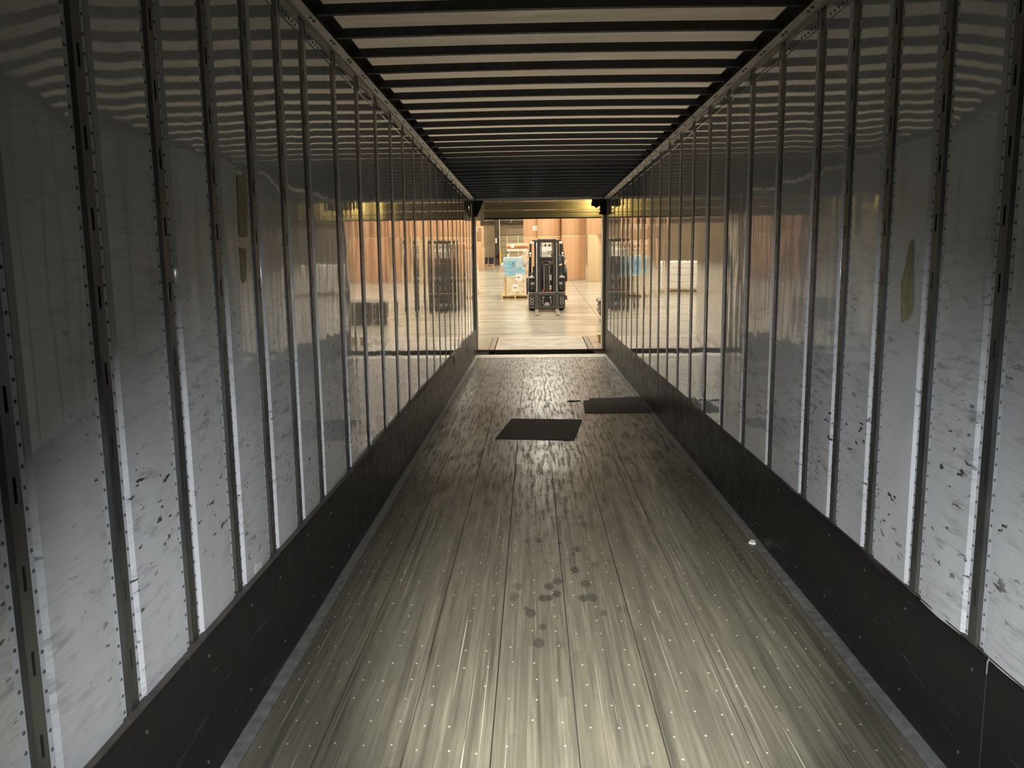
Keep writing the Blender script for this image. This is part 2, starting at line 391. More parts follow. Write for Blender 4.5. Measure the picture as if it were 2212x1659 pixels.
# forklift
MAT['mast'] = simple('mast_steel', (0.055, 0.053, 0.05), 0.38, 0.45, 0.2)
MAT['chrome'] = simple('chromed_rod', (0.75, 0.75, 0.72), 0.15, 0.9, 0.05)
MAT['fl_black'] = simple('forklift_black', (0.018, 0.018, 0.018), 0.45)
MAT['fl_grey'] = simple('fork_steel', (0.085, 0.082, 0.078), 0.42, 0.4)
MAT['fl_cream'] = simple('cream_guard_paint', (0.68, 0.62, 0.48), 0.4, 0, 0.05)
MAT['fl_lightgrey'] = simple('light_grey_fender', (0.42, 0.41, 0.38), 0.4)
MAT['fl_red'] = simple('forklift_red', (0.45, 0.03, 0.02), 0.4)
MAT['fork_worn'] = simple('worn_fork_blade', (0.55, 0.50, 0.42), 0.3, 0.6, 0.25)
MAT['tyre'] = simple('tyre_rubber', (0.02, 0.02, 0.02), 0.8)
MAT['lens'] = simple('lamp_lens', (0.85, 0.85, 0.8), 0.1)
# person
MAT['skin_tone'] = simple('skin_tone', (0.62, 0.36, 0.24), 0.5, 0, 0.06)
MAT['shirt'] = simple('blue_grey_shirt', (0.10, 0.12, 0.17), 0.8, 0, 0.35, 9)
MAT['shorts'] = simple('navy_shorts', (0.022, 0.024, 0.045), 0.8)
MAT['shoe'] = simple('blue_shoe', (0.05, 0.06, 0.10), 0.6)
MAT['cap'] = simple('pale_cap', (0.62, 0.60, 0.52), 0.7)
MAT['hair'] = simple('brown_hair', (0.06, 0.04, 0.025), 0.7)

# ================================================================== TRAILER SHELL (trailer coordinates)
WL, WR = -1.123, 1.407            # inner face of the post webs
KL, KR = -1.098, 1.402            # inner face of the kick plates
Z0, Z1 = 0.44, 2.93               # visible height of the wall lining
Y0 = -0.55
POSTS = [4.08 + 0.4064 * n for n in range(-11, 1)] + [4.08 + 0.6096 * n for n in range(1, 19)]
def xw(side, d):                   # d metres inward from the web face
    return WL + d if side < 0 else WR - d
FL_D, PN_D = -0.009, -0.0005       # flange and panel faces relative to the web
HW = 0.055                        # half width of a post including its flanges

def post_mesh(side):
    m = MB()
    X = lambda d: xw(side, d)
    # raised web with slots
    w2, s2 = 0.022, 0.0055
    rows = [Z0]; z = 0.62
    while z + 0.06 < Z1 - 0.05: rows += [z, z + 0.058]; z += 0.2
    rows.append(Z1)
    us = [-w2, -s2, s2, w2]
    for i in range(len(rows) - 1):
        for k in range(3):
            if k == 1 and i % 2 == 1: 
                for (ua, za, ub, zb) in ((us[1], rows[i], us[1], rows[i + 1]), (us[2], rows[i], us[2], rows[i + 1]), (us[1], rows[i], us[2], rows[i]), (us[1], rows[i + 1], us[2], rows[i + 1])):
                    m.add([(X(0), ua, za), (X(0), ub, zb), (X(-0.004), ub, zb), (X(-0.004), ua, za)], [(0, 1, 2, 3)])
                continue
            m.add([(X(0), us[k], rows[i]), (X(0), us[k + 1], rows[i]), (X(0), us[k + 1], rows[i + 1]), (X(0), us[k], rows[i + 1])], [(0, 1, 2, 3)])
    for q in (-1, 1):
        m.add([(X(0), q * w2, Z0), (X(0), q * w2, Z1), (X(FL_D), q * 0.033, Z1), (X(FL_D), q * 0.033, Z0)], [(0, 1, 2, 3)])
    return m
def flange_mesh(side, q):
    m = MB(); a, b = sorted((xw(side, FL_D), xw(side, FL_D - 0.003))); u = sorted((q * 0.033, q * (HW - 0.001)))
    return m.box(a, b, u[0], u[1], Z0, Z1)
def slotback_mesh(side):
    m = MB(); a, b = sorted((xw(side, -0.0075), xw(side, -0.0095))); return m.box(a, b, -0.02, 0.02, Z0, Z1)
def rivet_mesh(side):
    m = MB(); z = Z0 + 0.075
    sgn = 1 if side < 0 else -1
    while z < Z1 - 0.1:
        for q in (-1, 1):
            u = q * 0.045; x0 = xw(side, FL_D); r = 0.0052; n = 7
            vs = [(x0, u + r * math.cos(2 * math.pi * i / n), z + r * math.sin(2 * math.pi * i / n)) for i in range(n)]
            vs += [(x0 + sgn * 0.0028, u + 0.62 * r * math.cos(2 * math.pi * i / n), z + 0.62 * r * math.sin(2 * math.pi * i / n)) for i in range(n)]
            m.add(vs, [(i, (i + 1) % n, (i + 1) % n + n, i + n) for i in range(n)] + [tuple(range(n, 2 * n))])
        z += 0.0485
    return m

def panel_obj(side, ya, yb, parent):
    """one liner sheet between two posts: pillowed, dented a little, with rolled edges facing along the trailer"""
    nu = max(8, int((yb - ya) / 0.024)); nz = 30
    us = [0, 0.001] + [0.014 + (yb - ya - 0.028) * i / nu for i in range(nu + 1)] + [yb - ya - 0.001, yb - ya]
    zs = [Z0 + (Z1 - Z0) * j / nz for j in range(nz + 1)]
    vs = []; seed = random.random() * 50; tilt = random.uniform(-0.0012, 0.0012); pil = random.uniform(-0.0012, 0.0032)
    for z in zs:
        for i, u in enumerate(us):
            t = u / (yb - ya)
            d = PN_D + pil * (1 - (2 * t - 1) ** 2) + tilt * (t - 0.5)
            d += 0.0009 * noise.noise(Vector((seed, (ya + u) * 3.1, z * 1.3))) + 0.0003 * noise.noise(Vector((seed + 9, (ya + u) * 10, z * 4.5)))
            d += 0.00032 * noise.noise(Vector((seed + 20, (ya + u) * 15, z * 0.9)))
            if i in (0, len(us) - 1): d = FL_D - 0.002
            elif i in (1, len(us) - 2): d = FL_D + 0.0008
            vs.append((xw(side, d), ya + u, z))
    n = len(us); fs = [(j * n + i, j * n + i + 1, (j + 1) * n + i + 1, (j + 1) * n + i) for j in range(nz) for i in range(n - 1)]
    m = MB(); m.add(vs, fs); o = m.build('wall_panel', MAT['panel'], parent, smooth=True); o.data.set_sharp_from_angle(angle=R(14)); return o

for side, nm in ((-1, 'wall_left'), (1, 'wall_right')):
    m = MB(); a, b = sorted((xw(side, -0.035), xw(side, -0.075))); m.box(a, b, Y0, YEND, -0.05, 3.02)
    wall = in_trailer(m.build(nm, MAT['skin'])); tag(wall, 'trailer side wall of white liner panels and slotted posts on the ' + ('left' if side < 0 else 'right'), 'wall', kind='structure')
    pm = post_mesh(side).mesh('post', MAT['web']); rm = rivet_mesh(side).mesh('rivets', MAT['rivet']); bmk = slotback_mesh(side).mesh('slot_cavity', MAT['slot'])
    fm = [flange_mesh(side, q).mesh('post_flange', MAT['flange']) for q in (-1, 1)]
    for py in POSTS:
        p = link('slotted_post', pm, wall); p.location = (0, py, 0)
        for q in fm: link('post_flange', q, p)
        tag(link('rivet_rows', rm, p), kind='stuff'); link('slot_cavity', bmk, p)
    edges = [Y0] + POSTS + [YEND]
    for i in range(len(edges) - 1):
        ya = edges[i] + (HW if i else 0); yb = edges[i + 1] - (HW if i < len(edges) - 2 else 0)
        if yb - ya > 0.08: panel_obj(side, ya, yb, wall)

# kick plates along the foot of the walls
def kick(side, nm):
    root = MB(); k = KL if side < 0 else KR
    a, b = sorted((k - side * (-0.012), xw(side, -0.030)))
    root.box(min(k + side * 0.012, xw(side, -0.03)), max(k + side * 0.012, xw(side, -0.03)), Y0, YEND, 0.0, 0.46)
    base = in_trailer(root.build(nm, MAT['skin'])); tag(base, 'black scuffed kick plate along the foot of the ' + ('left' if side < 0 else 'right') + ' trailer wall', 'kick plate', kind='structure')
    segs = [Y0, 2.35, 5.2, 8.1, 10.9, 13.3, YEND]
    for i in range(len(segs) - 1):
        ya, yb = segs[i] + 0.002, segs[i + 1] - 0.002; n = max(6, int((yb - ya) / 0.12)); seed = random.random() * 30
        prof = [(0.006, 0.0), (0.0, 0.004), (0.0, 0.12), (0.0, 0.25), (0.0, 0.37), (0.0, 0.482), (0.004, 0.494), (0.030, 0.498)]
        vs = []
        rough_ = 1.0 if (side > 0 or ya < 9) else 3.2
        for j in range(n + 1):
            y = ya + (yb - ya) * j / n
            for (d, z) in prof:
                b_ = rough_ * 0.004 * noise.noise(Vector((seed, y * 1.4, z * 3)))
                zz = z + (rough_ * 0.006 * noise.noise(Vector((seed + 4, y * 2.2, 0))) if z > 0.4 else 0)
                dd_ = max(-0.002 if d == 0 else 0.0, d) + (b_ if d < 0.02 else 0)
                vs.append((k + side * dd_, y, zz))
        c = len(prof); fs = [(j * c + q, j * c + q + 1, (j + 1) * c + q + 1, (j + 1) * c + q) for j in range(n) for q in range(c - 1)]
        m = MB(); m.add(vs, fs); seg = m.build('kick_panel', MAT['kick'], base, smooth=True)
        bt = MB(); y = ya + 0.1; sg = -side
        while y < yb:
            for z in (0.10, 0.42):
                bt.cyl((k, y + random.uniform(-.04, .04), z + random.uniform(-.02, .02)), 0.006, sg * 0.003, 'x', 7)
            y += 0.41
        tag(bt.build('bolt_heads', MAT['rivet'], seg), kind='stuff')
        e = MB(); xs = sorted((k + side * 0.003, k + side * 0.031)); e.box(xs[0], xs[1], ya, yb, 0.496, 0.5015); e.build('top_edge', MAT['kick_edge'], seg)
kick(-1, 'baseboard_left'); kick(1, 'baseboard_right')

# top rails with bolt pairs under every roof bow
BOWS = [4.145 + 0.4064 * n for n in range(-11, 28)]
RI = 0.060
def rail(side, nm):
    X = lambda d: xw(side, d)
    prof = [(X(-0.03), 2.926), (X(0.002), 2.926), (X(0.006), 2.921), (X(0.016), 2.921), (X(0.02), 2.931), (X(RI), 2.945), (X(RI), 3.012), (X(-0.03), 3.012)]
    m = MB(); m.prism(prof, 'y', Y0, YEND); r = in_trailer(m.build(nm, MAT['rail']))
    tag(r, 'pale aluminium top rail between the roof and the ' + ('left' if side < 0 else 'right') + ' wall', 'rail', kind='structure')
    for a_, b_, c_, d_ in ((RI + .0005, RI + .003, 2.947, 2.992), (RI + .0005, RI + .05, 2.988, 2.996)):  # black strips stand in for the shade between rail and roof sheet
        e = MB(); xs_ = sorted((X(a_), X(b_))); e.box(xs_[0], xs_[1], Y0, YEND - .09, c_, d_); e.build('roof_edge_shade', MAT['black'], r)
    bt = MB()
    for y in BOWS:
        for k in (-0.03, 0.03):
            if Y0 < y + k < YEND - .05: bt.cyl((X(0.04), y + k, 2.9345), 0.0065, 0.006, 'z', 7)
    tag(bt.build('bolt_pairs', MAT['slot'], r), kind='stuff')
    ed = [Y0] + POSTS + [YEND]
    rv = MB()
    for i in range(len(ed) - 1):
        ya, yb = ed[i] + HW + 0.004, ed[i + 1] - HW - 0.004
        if yb - ya < 0.1: continue
        f = MB(); xs = sorted((X(PN_D + 0.003), X(PN_D + 0.0055))); f.box(xs[0], xs[1], ya, yb, 2.845, 2.928); f.build('rail_flange', MAT['panel'], r)
        y = ya + 0.03
        while y < yb - 0.01: rv.cyl((X(PN_D + 0.005), y, 2.862), 0.0055, -side * 0.003, 'x', 7); y += 0.05
    tag(rv.build('rivet_row', MAT['slot'], r), kind='stuff')
rail(-1, 'trim_1'); rail(1, 'trim_2')

# roof sheet and bows
def crown(x): t = (x - (WL + WR) / 2) / 1.265; return 0.010 * (1 - t * t)
m = MB(); NX, NY = 14, 40; vs = []
for j in range(NY + 1):
    for i in range(NX + 1):
        x = WL + (WR - WL) * i / NX; y = Y0 + (YEND - Y0) * j / NY; vs.append((x, y, 3.000 + crown(x)))
m.add(vs, [(j * (NX + 1) + i, j * (NX + 1) + i + 1, (j + 1) * (NX + 1) + i + 1, (j + 1) * (NX + 1) + i) for j in range(NY) for i in range(NX)])
ceil = in_trailer(m.build('ceiling', MAT['roof'], smooth=True)); tag(ceil, 'trailer roof sheet seen between dark cross bows', 'ceiling', kind='structure')
m = MB(); xs = [WL + RI - 0.012 + (WR - WL - 2 * RI + 0.024) * i / 12 for i in range(13)]
prof = [(-0.022, 0.0565), (-0.0165, 0.010), (0.0165, 0.010), (0.022, 0.0565)]
vs = [(x, u, 2.944 + h_ + crown(x)) for x in xs for u, h_ in prof]
m.add(vs, [(i * 4 + k, i * 4 + k + 1, (i + 1) * 4 + k + 1, (i + 1) * 4 + k) for i in range(12) for k in range(3)])
bow_me = m.mesh('roof_bow', MAT['bow'])
for y in BOWS:
    if Y0 < y < YEND - 0.06: b = link('roof_bow', bow_me, ceil); b.location = (0, y, 0)

# front bulkhead behind the photographer
m = MB(); m.box(WL - .06, WR + .06, Y0 - 0.05, Y0 - 0.005, -0.05, 3.05); o = in_trailer(m.build('wall_front', MAT['flange'])); tag(o, 'trailer front bulkhead closing the far end from the dock', 'wall', kind='structure')

# trailer floor: base, planks, edge strips, screws
m = MB(); m.box(WL - .05, WR + .05, Y0, YEND, -0.10, -0.032); flo = in_trailer(m.build('floor', MAT['skin'])); tag(flo, 'worn laminated hardwood trailer floor', 'floor', kind='structure')
px = [-1.040, -0.7855, -0.473, -0.1605, 0.152, 0.4645, 0.777, 1.0895, 1.344]
SILL = 14.87
scw = MB()
for i in range(len(px) - 1):
    m = MB(); m.box(px[i] + 0.0020, px[i + 1] - 0.0020, Y0 + .002, SILL - 0.003, -0.032, random.uniform(-0.0006, 0.0006), 0.0015); m.build('floor_plank', MAT['floor'], flo)
    off = random.random() * 0.152; nc = 3
    y = 0.6 + off
    while y < SILL - 0.1:
        for c in range(nc):
            if random.random() < 0.27: continue
            x = px[i] + (c + 0.5) * (px[i + 1] - px[i]) / nc + random.uniform(-.011, .011)
            scw.cyl((x, y + random.uniform(-.012, .012), 0.0006), random.uniform(0.0036, 0.0048), 0.0009, 'z', 7)
        y += 0.152
tag(scw.build('screw_heads', MAT['screw'], flo), kind='stuff')
for a, b in ((KL - .005, -1.043), (1.347, KR + .005)):
    m = MB(); m.box(a, b, Y0, SILL - .003, -0.032, 0.001, 0.001); m.build('edge_strip', MAT['edge_steel'], flo)
# rear sill plate and rear door frame
m = MB(); m.box(KL - .01, KR + .01, SILL, YEND, -0.09, 0.003, 0.002); o = in_trailer(m.build('trim_3', MAT['checker2'])); tag(o, 'ribbed steel sill plate at the open trailer end', 'sill', kind='structure')
rb = MB(); x = KL + 0.05
while x < KR - 0.03:
    rb.box(x, x + 0.014, SILL + 0.02, YEND - 0.02, 0.003, 0.0055); x += 0.034
tag(rb.build('sill_ribs', MAT['rail'], o), kind='stuff')
for side, nm in ((-1, 'trim_4'), (1, 'trim_5')):
    m = MB(); k = KL if side < 0 else KR
    a, b = sorted((k + side * 0.002, k + side * 0.11)); m.box(a, b, YEND - 0.10, YEND + 0.02, 0.0, 3.0, 0.004)
    o = in_trailer(m.build(nm, MAT['fl_black'])); tag(o, 'dark rear door post on the ' + ('left' if side < 0 else 'right') + ' of the trailer opening', 'door post', kind='structure')
m = MB(); m.box(KL - .10, KR + .10, YEND - 0.08, YEND + 0.02, 2.935, 3.05, 0.004); o = in_trailer(m.build('trim_6', MAT['rail'])); tag(o, 'rear header across the top of the trailer opening', 'header', kind='structure')

# ---- loose things in the trailer
def flat_sheet(name, poly, th, mat, label, cat, plane='floor', d=0.0, side=-1):
    m = MB()
    if plane == 'floor': m.prism(poly, 'z', 0.0008, 0.0008 + th)
    else:
        a = xw(side, d); m.prism(poly, 'x', a, a - side * th)
    o = in_trailer(m.build(name, mat)); return tag(o, label, cat)
flat_sheet('floor_sheet', [(-0.249, 8.847), (0.546, 8.765), (0.398, 7.70), (-0.385, 7.807)], 0.005, MAT['sheet'], 'plain dark slanting sheet lying alone in the middle of the trailer floor', 'sheet')
flat_sheet('floor_sheet', [(0.636, 10.02), (0.717, 10.05), (0.722, 10.19), (1.038, 10.21), (1.22, 10.27), (1.35, 10.31), (1.396, 10.27), (1.392, 9.157), (0.598, 9.157)], 0.005, MAT['sheet'], 'dark sheet with a notched corner lying against the right kick plate', 'sheet')
flat_sheet('adhesive_tape', [(3.080, 2.071), (3.150, 2.079), (3.185, 2.083), (3.170, 1.96), (3.155, 1.845), (3.11, 1.838), (3.065, 1.842), (3.075, 1.95)], 0.0006, MAT['tape'], 'square-cut faded yellow tape strip stuck on the left wall', 'tape', 'wall', PN_D + 0.0035, -1)
flat_sheet('adhesive_tape', [(3.058, 1.800), (3.135, 1.792), (3.125, 1.74), (3.11, 1.674), (3.075, 1.66), (3.057, 1.684), (3.066, 1.74)], 0.0006, MAT['tape'], 'small torn yellow tape scrap below the tape strip on the left wall', 'tape', 'wall', PN_D + 0.0035, -1)
flat_sheet('adhesive_tape', [(3.047, 1.780), (3.019, 1.795), (3.011, 1.757), (3.000, 1.66), (2.982, 1.541), (3.000, 1.515), (3.021, 1.501), (3.068, 1.484), (3.079, 1.515), (3.084, 1.57), (3.092, 1.637), (3.078, 1.668), (3.066, 1.698)], 0.0006, MAT['tape'], 'long torn yellowed tape patch with a pointed end on the right wall', 'tape', 'wall', PN_D + 0.0035, 1)
flat_sheet('silver_sticker', [(3.02, 0.507), (3.085, 0.507), (3.092, 0.532), (3.03, 0.545)], 0.0006, MAT['foil'], 'small torn silver sticker just above the left kick plate', 'sticker', 'wall', PN_D + 0.0035, -1)
m = MB(); m.prism([(0.43, 9.97), (0.47, 10.02), (0.52, 10.0), (0.60, 10.01), (0.53, 9.965), (0.49, 9.94)], 'z', 0.0008, 0.012); o = in_trailer(m.build('wood_splinter', MAT['black'])); tag(o, 'dark splinter of wood beside the notched dark sheet', 'splinter')
m = MB(); m.prism([(1.325, 4.76), (1.35, 4.80), (1.372, 4.79), (1.362, 4.74), (1.34, 4.735)], 'z', 0.001, 0.010); o = in_trailer(m.build('paper_scrap', MAT['white'])); tag(o, 'tiny white paper scrap at the foot of the right kick plate', 'scrap')

# ================================================================== DOCK AND WAREHOUSE SHELL (world coordinates)
DF = 15.60                         # dock face
def struct(name, mb, mat, label, cat, smooth=False):
    return tag(mb.build(name, mat, None, smooth), label, cat, kind='structure')
m = MB(); m.box(-14, 14, DF + .02, 55.4, -1.4, -0.32); base = struct('warehouse_floor', m, MAT['dockface'], 'shiny polished concrete warehouse floor beyond the trailer', 'floor')
PX0, PX1, PY1 = -0.87, 1.20, 17.45
xj = [-14, -4.25, 1.75, 7.75, 14]; yj = [PY1, 23.4, 29.9, 36.4, 42.9, 49.4, 55.4]
G = 0.006
for i in range(4):
    for j in range(len(yj) - 1):
        m = MB(); m.box(xj[i] + G, xj[i + 1] - G, yj[j] + G, yj[j + 1] - G, -0.32, 0.0); m.build('concrete_slab', MAT['concrete'], base)
for a, b in ((-14, -4.25), (-4.25, PX0), (PX1, 1.75), (1.75, 7.75), (7.75, 14)):
    m = MB(); m.box(a + G, b - G, DF, PY1 - G, -0.32, 0.0); m.build('concrete_slab', MAT['concrete'], base)
for a, b in ((-1.25, PX0), (PX1, 1.5)):
    m = MB(); m.box(a + .01, b - .01, DF - 0.012, DF + 0.05, -0.05, 0.003); m.build('edge_angle', MAT['rust'], base)
m = MB(); m.box(-14, 14, 8, DF + .02, -1.45, -1.4); struct('ground', m, MAT['dockface'], 'dark ground below the gap between trailer and dock', 'ground')

# dock leveller
lev = empty('dock_leveller', (0.165, DF, -0.3)); tag(lev, 'worn steel checker plate dock leveller set in the floor in front of the trailer', 'dock leveller')
def L(m, name, mat, parent=lev):
    o = m.build(name, mat, parent); o.location = (-0.165, -DF, 0.3) if parent is lev else (0, 0, 0); return o
m = MB(); m.box(-0.745, 1.075, DF + .005, 17.34, -0.025, 0.004); L(m, 'deck_plate', MAT['checker'])
m = MB(); m.box(-0.745, 1.075, DF - .03, DF + .004, -0.30, -0.004); L(m, 'lip', MAT['rust_dark'])
m = MB(); m.box(-0.745, 1.075, DF - .034, DF + .004, -0.012, 0.0045); L(m, 'lip_edge', MAT['rust'])
m = MB(); m.box(-0.745, 1.075, 17.35, 17.44, -0.02, 0.003); L(m, 'hinge_plate', MAT['fork_worn'])
for a, b in ((-0.865, -0.765), (1.095, 1.195)):
    m = MB(); m.box(a, b, DF + .002, 17.44, -0.02, 0.002); L(m, 'side_curb', MAT['rust'])
m = MB(); m.box(-0.86, 1.19, DF + .01, 17.44, -0.30, -0.27); L(m, 'pit_frame', MAT['rust_dark'])

# dock wall with its opening, painted jambs
OX0, OX1, OZ = -1.082, 1.352, 2.93
m = MB(); m.box(-14, OX0 - .03, DF + .03, DF + .27, 0, 7.4); m.box(OX1 + .03, 14, DF + .03, DF + .27, 0, 7.4); m.box(OX0 - .03, OX1 + .03, DF + .03, DF + .27, OZ, 7.4)
dw = struct('wall_dock', m, MAT['tanwall'], 'dock wall around the loading opening', 'wall')
for a, b in ((OX0 - .03, OX0), (OX1, OX1 + .03)):
    m = MB(); m.box(a, b, DF + .02, DF + .29, 0, OZ); m.build('jamb', MAT['cream'], dw)
m = MB(); m.box(-14, 14, 55.2, 55.5, 0, 7.4); wb = struct('wall_back', m, MAT['tanwall'], 'tan concrete back wall of the warehouse', 'wall')
m = MB(); m.box(-14.3, -14, DF, 55.5, 0, 7.4); struct('wall_warehouse_left', m, MAT['tanwall'], 'warehouse wall left of the dock, out of sight', 'wall')
m = MB(); m.box(14, 14.3, DF, 55.5, 0, 7.4); struct('wall_warehouse_right', m, MAT['tanwall'], 'warehouse wall right of the dock, out of sight', 'wall')
m = MB(); m.box(-14.3, 14.3, DF, 55.5, 7.4, 7.6); struct('warehouse_ceiling', m, MAT['ceil'], 'warehouse ceiling above the lamps, out of sight', 'ceiling')

# overhead dock door, raised, its lower sections show under the trailer roof
dr = empty('dock_door', (0.2, 15.92, 2.545)); tag(dr, 'raised overhead dock door of olive ribbed sections above the opening', 'door')
zb = 2.545
for k in range(3):
    h_ = 0.165 if k else 0.15
    poly = [(0.0, zb), (0.0, zb + h_ - 0.006), (-0.018, zb + h_ - 0.006), (-0.018, zb + h_ * 0.62), (-0.006, zb + h_ * 0.56), (-0.006, zb + h_ * 0.44), (-0.018, zb + h_ * 0.38), (-0.018, zb)]
    m = MB(); m.prism([(15.94 + a, z) for a, z in poly], 'x', OX0 + 0.16, OX1 + 0.08); o = m.build('door_section', MAT['doorpanel'], dr); o.location = (-0.2, -15.92, -2.545); zb += h_
m = MB(); m.box(OX0 + .16, OX1 + .08, 15.90, 15.95, 2.52, 2.545); o = m.build('bottom_seal', MAT['black'], dr); o.location = (-0.2, -15.92, -2.545)
m = MB(); m.box(OX0 - 0.05, OX0 + .16, 15.925, 15.95, 2.50, 3.2); o = m.build('track_plate', MAT['cream'], dr); o.location = (-0.2, -15.92, -2.545)

# torn foam dock seal pads in the upper corners
def pad(poly, ya, yb, label):
    m = MB(); m.prism(poly, 'y', ya, yb); o = m.build('dock_seal', MAT['black']); tag(o, label, 'dock seal'); return o
pad([(-1.30, 2.98), (-0.905, 2.97), (-0.914, 2.857), (-0.95, 2.79), (-0.979, 2.711), (-1.02, 2.63), (-1.053, 2.556), (-1.096, 2.592), (-1.11, 2.4), (-1.11, 1.9), (-1.30, 1.9)], 15.47, 15.625, 'black foam seal pad with a pointed flap at the upper left of the opening')
pad([(1.60, 2.98), (1.11, 2.98), (1.117, 2.897), (1.143, 2.854), (1.126, 2.786), (1.135, 2.743), (1.160, 2.742), (1.188, 2.733), (1.215, 2.708), (1.232, 2.707), (1.262, 2.735), (1.293, 2.741), (1.298, 2.70), (1.276, 2.681), (1.303, 2.654), (1.285, 2.62), (1.268, 2.595), (1.31, 2.585), (1.375, 2.575), (1.60, 2.56)], 15.53, 15.625, 'ragged torn black foam seal pad at the upper right of the opening')

# ================================================================== WAREHOUSE CONTENTS
# ---- kraft paper rolls
def roll_mesh(r, h, mat):
    return MB().lathe((0, 0, 0), [(r - 0.02, 0), (r - 0.004, 0.006), (r, 0.02), (r, h - 0.02), (r - 0.004, h - 0.006), (r - 0.02, h)], 56).mesh('paper_roll', mat, True)
def crimp_mesh(r):
    n = 56; vs = []
    for i in range(n):
        a = 2 * math.pi * i / n; q = 0.012 * math.sin(i * 2.7) + 0.006 * math.sin(i * 5.1)
        vs += [((r + 0.004) * math.cos(a), (r + 0.004) * math.sin(a), -0.045 + q), ((r + 0.008) * math.cos(a), (r + 0.008) * math.sin(a), 0.0)]
    return MB().add(vs, [(2 * i, 2 * ((i + 1) % n), 2 * ((i + 1) % n) + 1, 2 * i + 1) for i in range(n)]).mesh('crimped_edge', MAT['crimp'], True)
RM = {}
def paper_roll(x, y, z, r, h, mat, label, group=None, crimp=True, rot=0):
    key = (r, h, mat)
    if key not in RM: RM[key] = (roll_mesh(r, h, MAT[mat]), crimp_mesh(r))
    o = link('paper_roll', RM[key][0]); o.location = (x, y, z); o.rotation_euler = (0, 0, rot); tag(o, label, 'paper roll', group)
    if crimp: c = link('crimped_edge', RM[key][1], o); c.location = (0, 0, h)
    return o
def roll_label(o, ang, z, r, w_, h_):
    m = MB(); n = 4
    for k in range(2):
        pass
    vs = [((r + 0.004) * math.cos(ang + (i / n - .5) * w_ / r), (r + 0.004) * math.sin(ang + (i / n - .5) * w_ / r), zz) for zz in (z, z + h_) for i in range(n + 1)]
    m.add(vs, [(i, i + 1, i + n + 2, i + n + 1) for i in range(n)])
    q = m.build('label', MAT['paper'], o); q['label'] = 'white paper label'
    m = MB()
    for a, b in ((0.25, 0.33), (0.45, 0.52), (0.65, 0.7)):
        vs = [((r + 0.006) * math.cos(ang + t * w_ / r), (r + 0.006) * math.sin(ang + t * w_ / r), z + zz * h_) for zz in (a, b) for t in (-.3, 0, .3)]
        m.add(vs, [(0, 1, 4, 3), (1, 2, 5, 4)])
    m.build('print', MAT['ink'], q)
G1 = 'kraft paper rolls stacked two high behind the forklift'
HB = 2.035
paper_roll(1.925, 37.60, 0, 0.570, HB, 'kraft', 'lower brown paper roll just right of the forklift driver', None)
paper_roll(1.925, 37.60, HB, 0.570, HB, 'kraft', 'upper brown paper roll stacked right of the forklift, next to the tan-based column', None)
paper_roll(0.805, 37.85, 0, 0.548, HB - .03, 'kraft', 'lower brown paper roll directly behind the forklift mast', None)
paper_roll(0.805, 37.85, HB - .03, 0.548, HB, 'kraft', 'upper brown paper roll directly above the forklift mast', None)
o = paper_roll(0.135, 39.0, 0, 0.548, HB - .06, 'kraft', 'lower brown paper roll set back behind the wrapped pallet load', None)
o = paper_roll(0.135, 39.0, HB - .06, 0.548, HB, 'kraft', 'upper brown set-back paper roll with a white label', None); roll_label(o, R(-88), 0.30, 0.548, 0.22, 0.21)
paper_roll(2.770, 36.12, 0, 0.305, HB + .02, 'kraft_light', 'slim pale tan paper roll standing under a wider brown roll', None)
paper_roll(2.985, 36.35, HB + .02, 0.555, HB, 'kraft', 'brown paper roll resting on the slim pale tan roll', None)
for k, (x, y) in enumerate(((4.25, 37.4), (5.45, 37.5), (6.65, 37.4))):
    for t in (0, 1): paper_roll(x, y, t * HB, 0.57, HB, 'kraft', 'brown paper roll in the row continuing to the right of the slim tan roll', 'paper rolls beyond the opening edge')
# left-hand stacks
o = paper_roll(-3.60, 47.55, 0, 0.62, 1.66, 'kraft', 'bottom brown paper roll with a label in the stack by the navy bins'); roll_label(o, R(-68), 1.38, 0.62, 0.18, 0.19)
o = paper_roll(-3.60, 47.55, 1.66, 0.62, 0.85, 'kraft_dark', 'short dark brown paper roll with a label in the middle of its stack'); roll_label(o, R(-58), 0.60, 0.62, 0.24, 0.17)
paper_roll(-3.62, 47.55, 2.51, 0.60, 1.5, 'kraft', 'orange-brown paper roll on top of the short dark roll')
paper_roll(-3.46, 49.1, 0, 0.565, 1.28, 'kraft_light', 'short pale tan paper roll standing behind the labelled left stack')
paper_roll(-3.49, 49.1, 1.28, 0.565, 1.27, 'kraft_light', 'pale tan paper roll on top of the short tan roll at left')

# ---- back wall furniture
def beam_obj(name, pts, label, cat):
    m = MB()
    for b in pts: m.box(*b)
    return tag(m.build(name, MAT['beam']), label, cat)
col = empty('steel_column', (-2.35, 54.3, 0)); tag(col, 'dark brown steel column standing before the back wall', 'column')
def C_(m, name, mat, par, off): o = m.build(name, mat, par); o.location = tuple(-c for c in off); return o
co = (-2.35, 54.3, 0)
m = MB(); m.box(-2.50, -2.47, 54.15, 54.45, 0, 7.4); C_(m, 'column_flange', MAT['beam'], col, co)
m = MB(); m.box(-2.23, -2.20, 54.15, 54.45, 0, 7.4); C_(m, 'column_flange', MAT['beam'], col, co)
m = MB(); m.box(-2.47, -2.23, 54.27, 54.33, 0, 7.4); C_(m, 'column_web', MAT['beam'], col, co)
m = MB(); m.box(-2.55, -2.15, 54.12, 54.48, 0, 0.03); C_(m, 'base_plate', MAT['beam'], col, co)
m = MB(); m.box(-2.45, -2.37, 54.13, 54.16, 1.45, 1.78); q = C_(m, 'notice', MAT['paper'], col, co); q['label'] = 'pink-white notice'
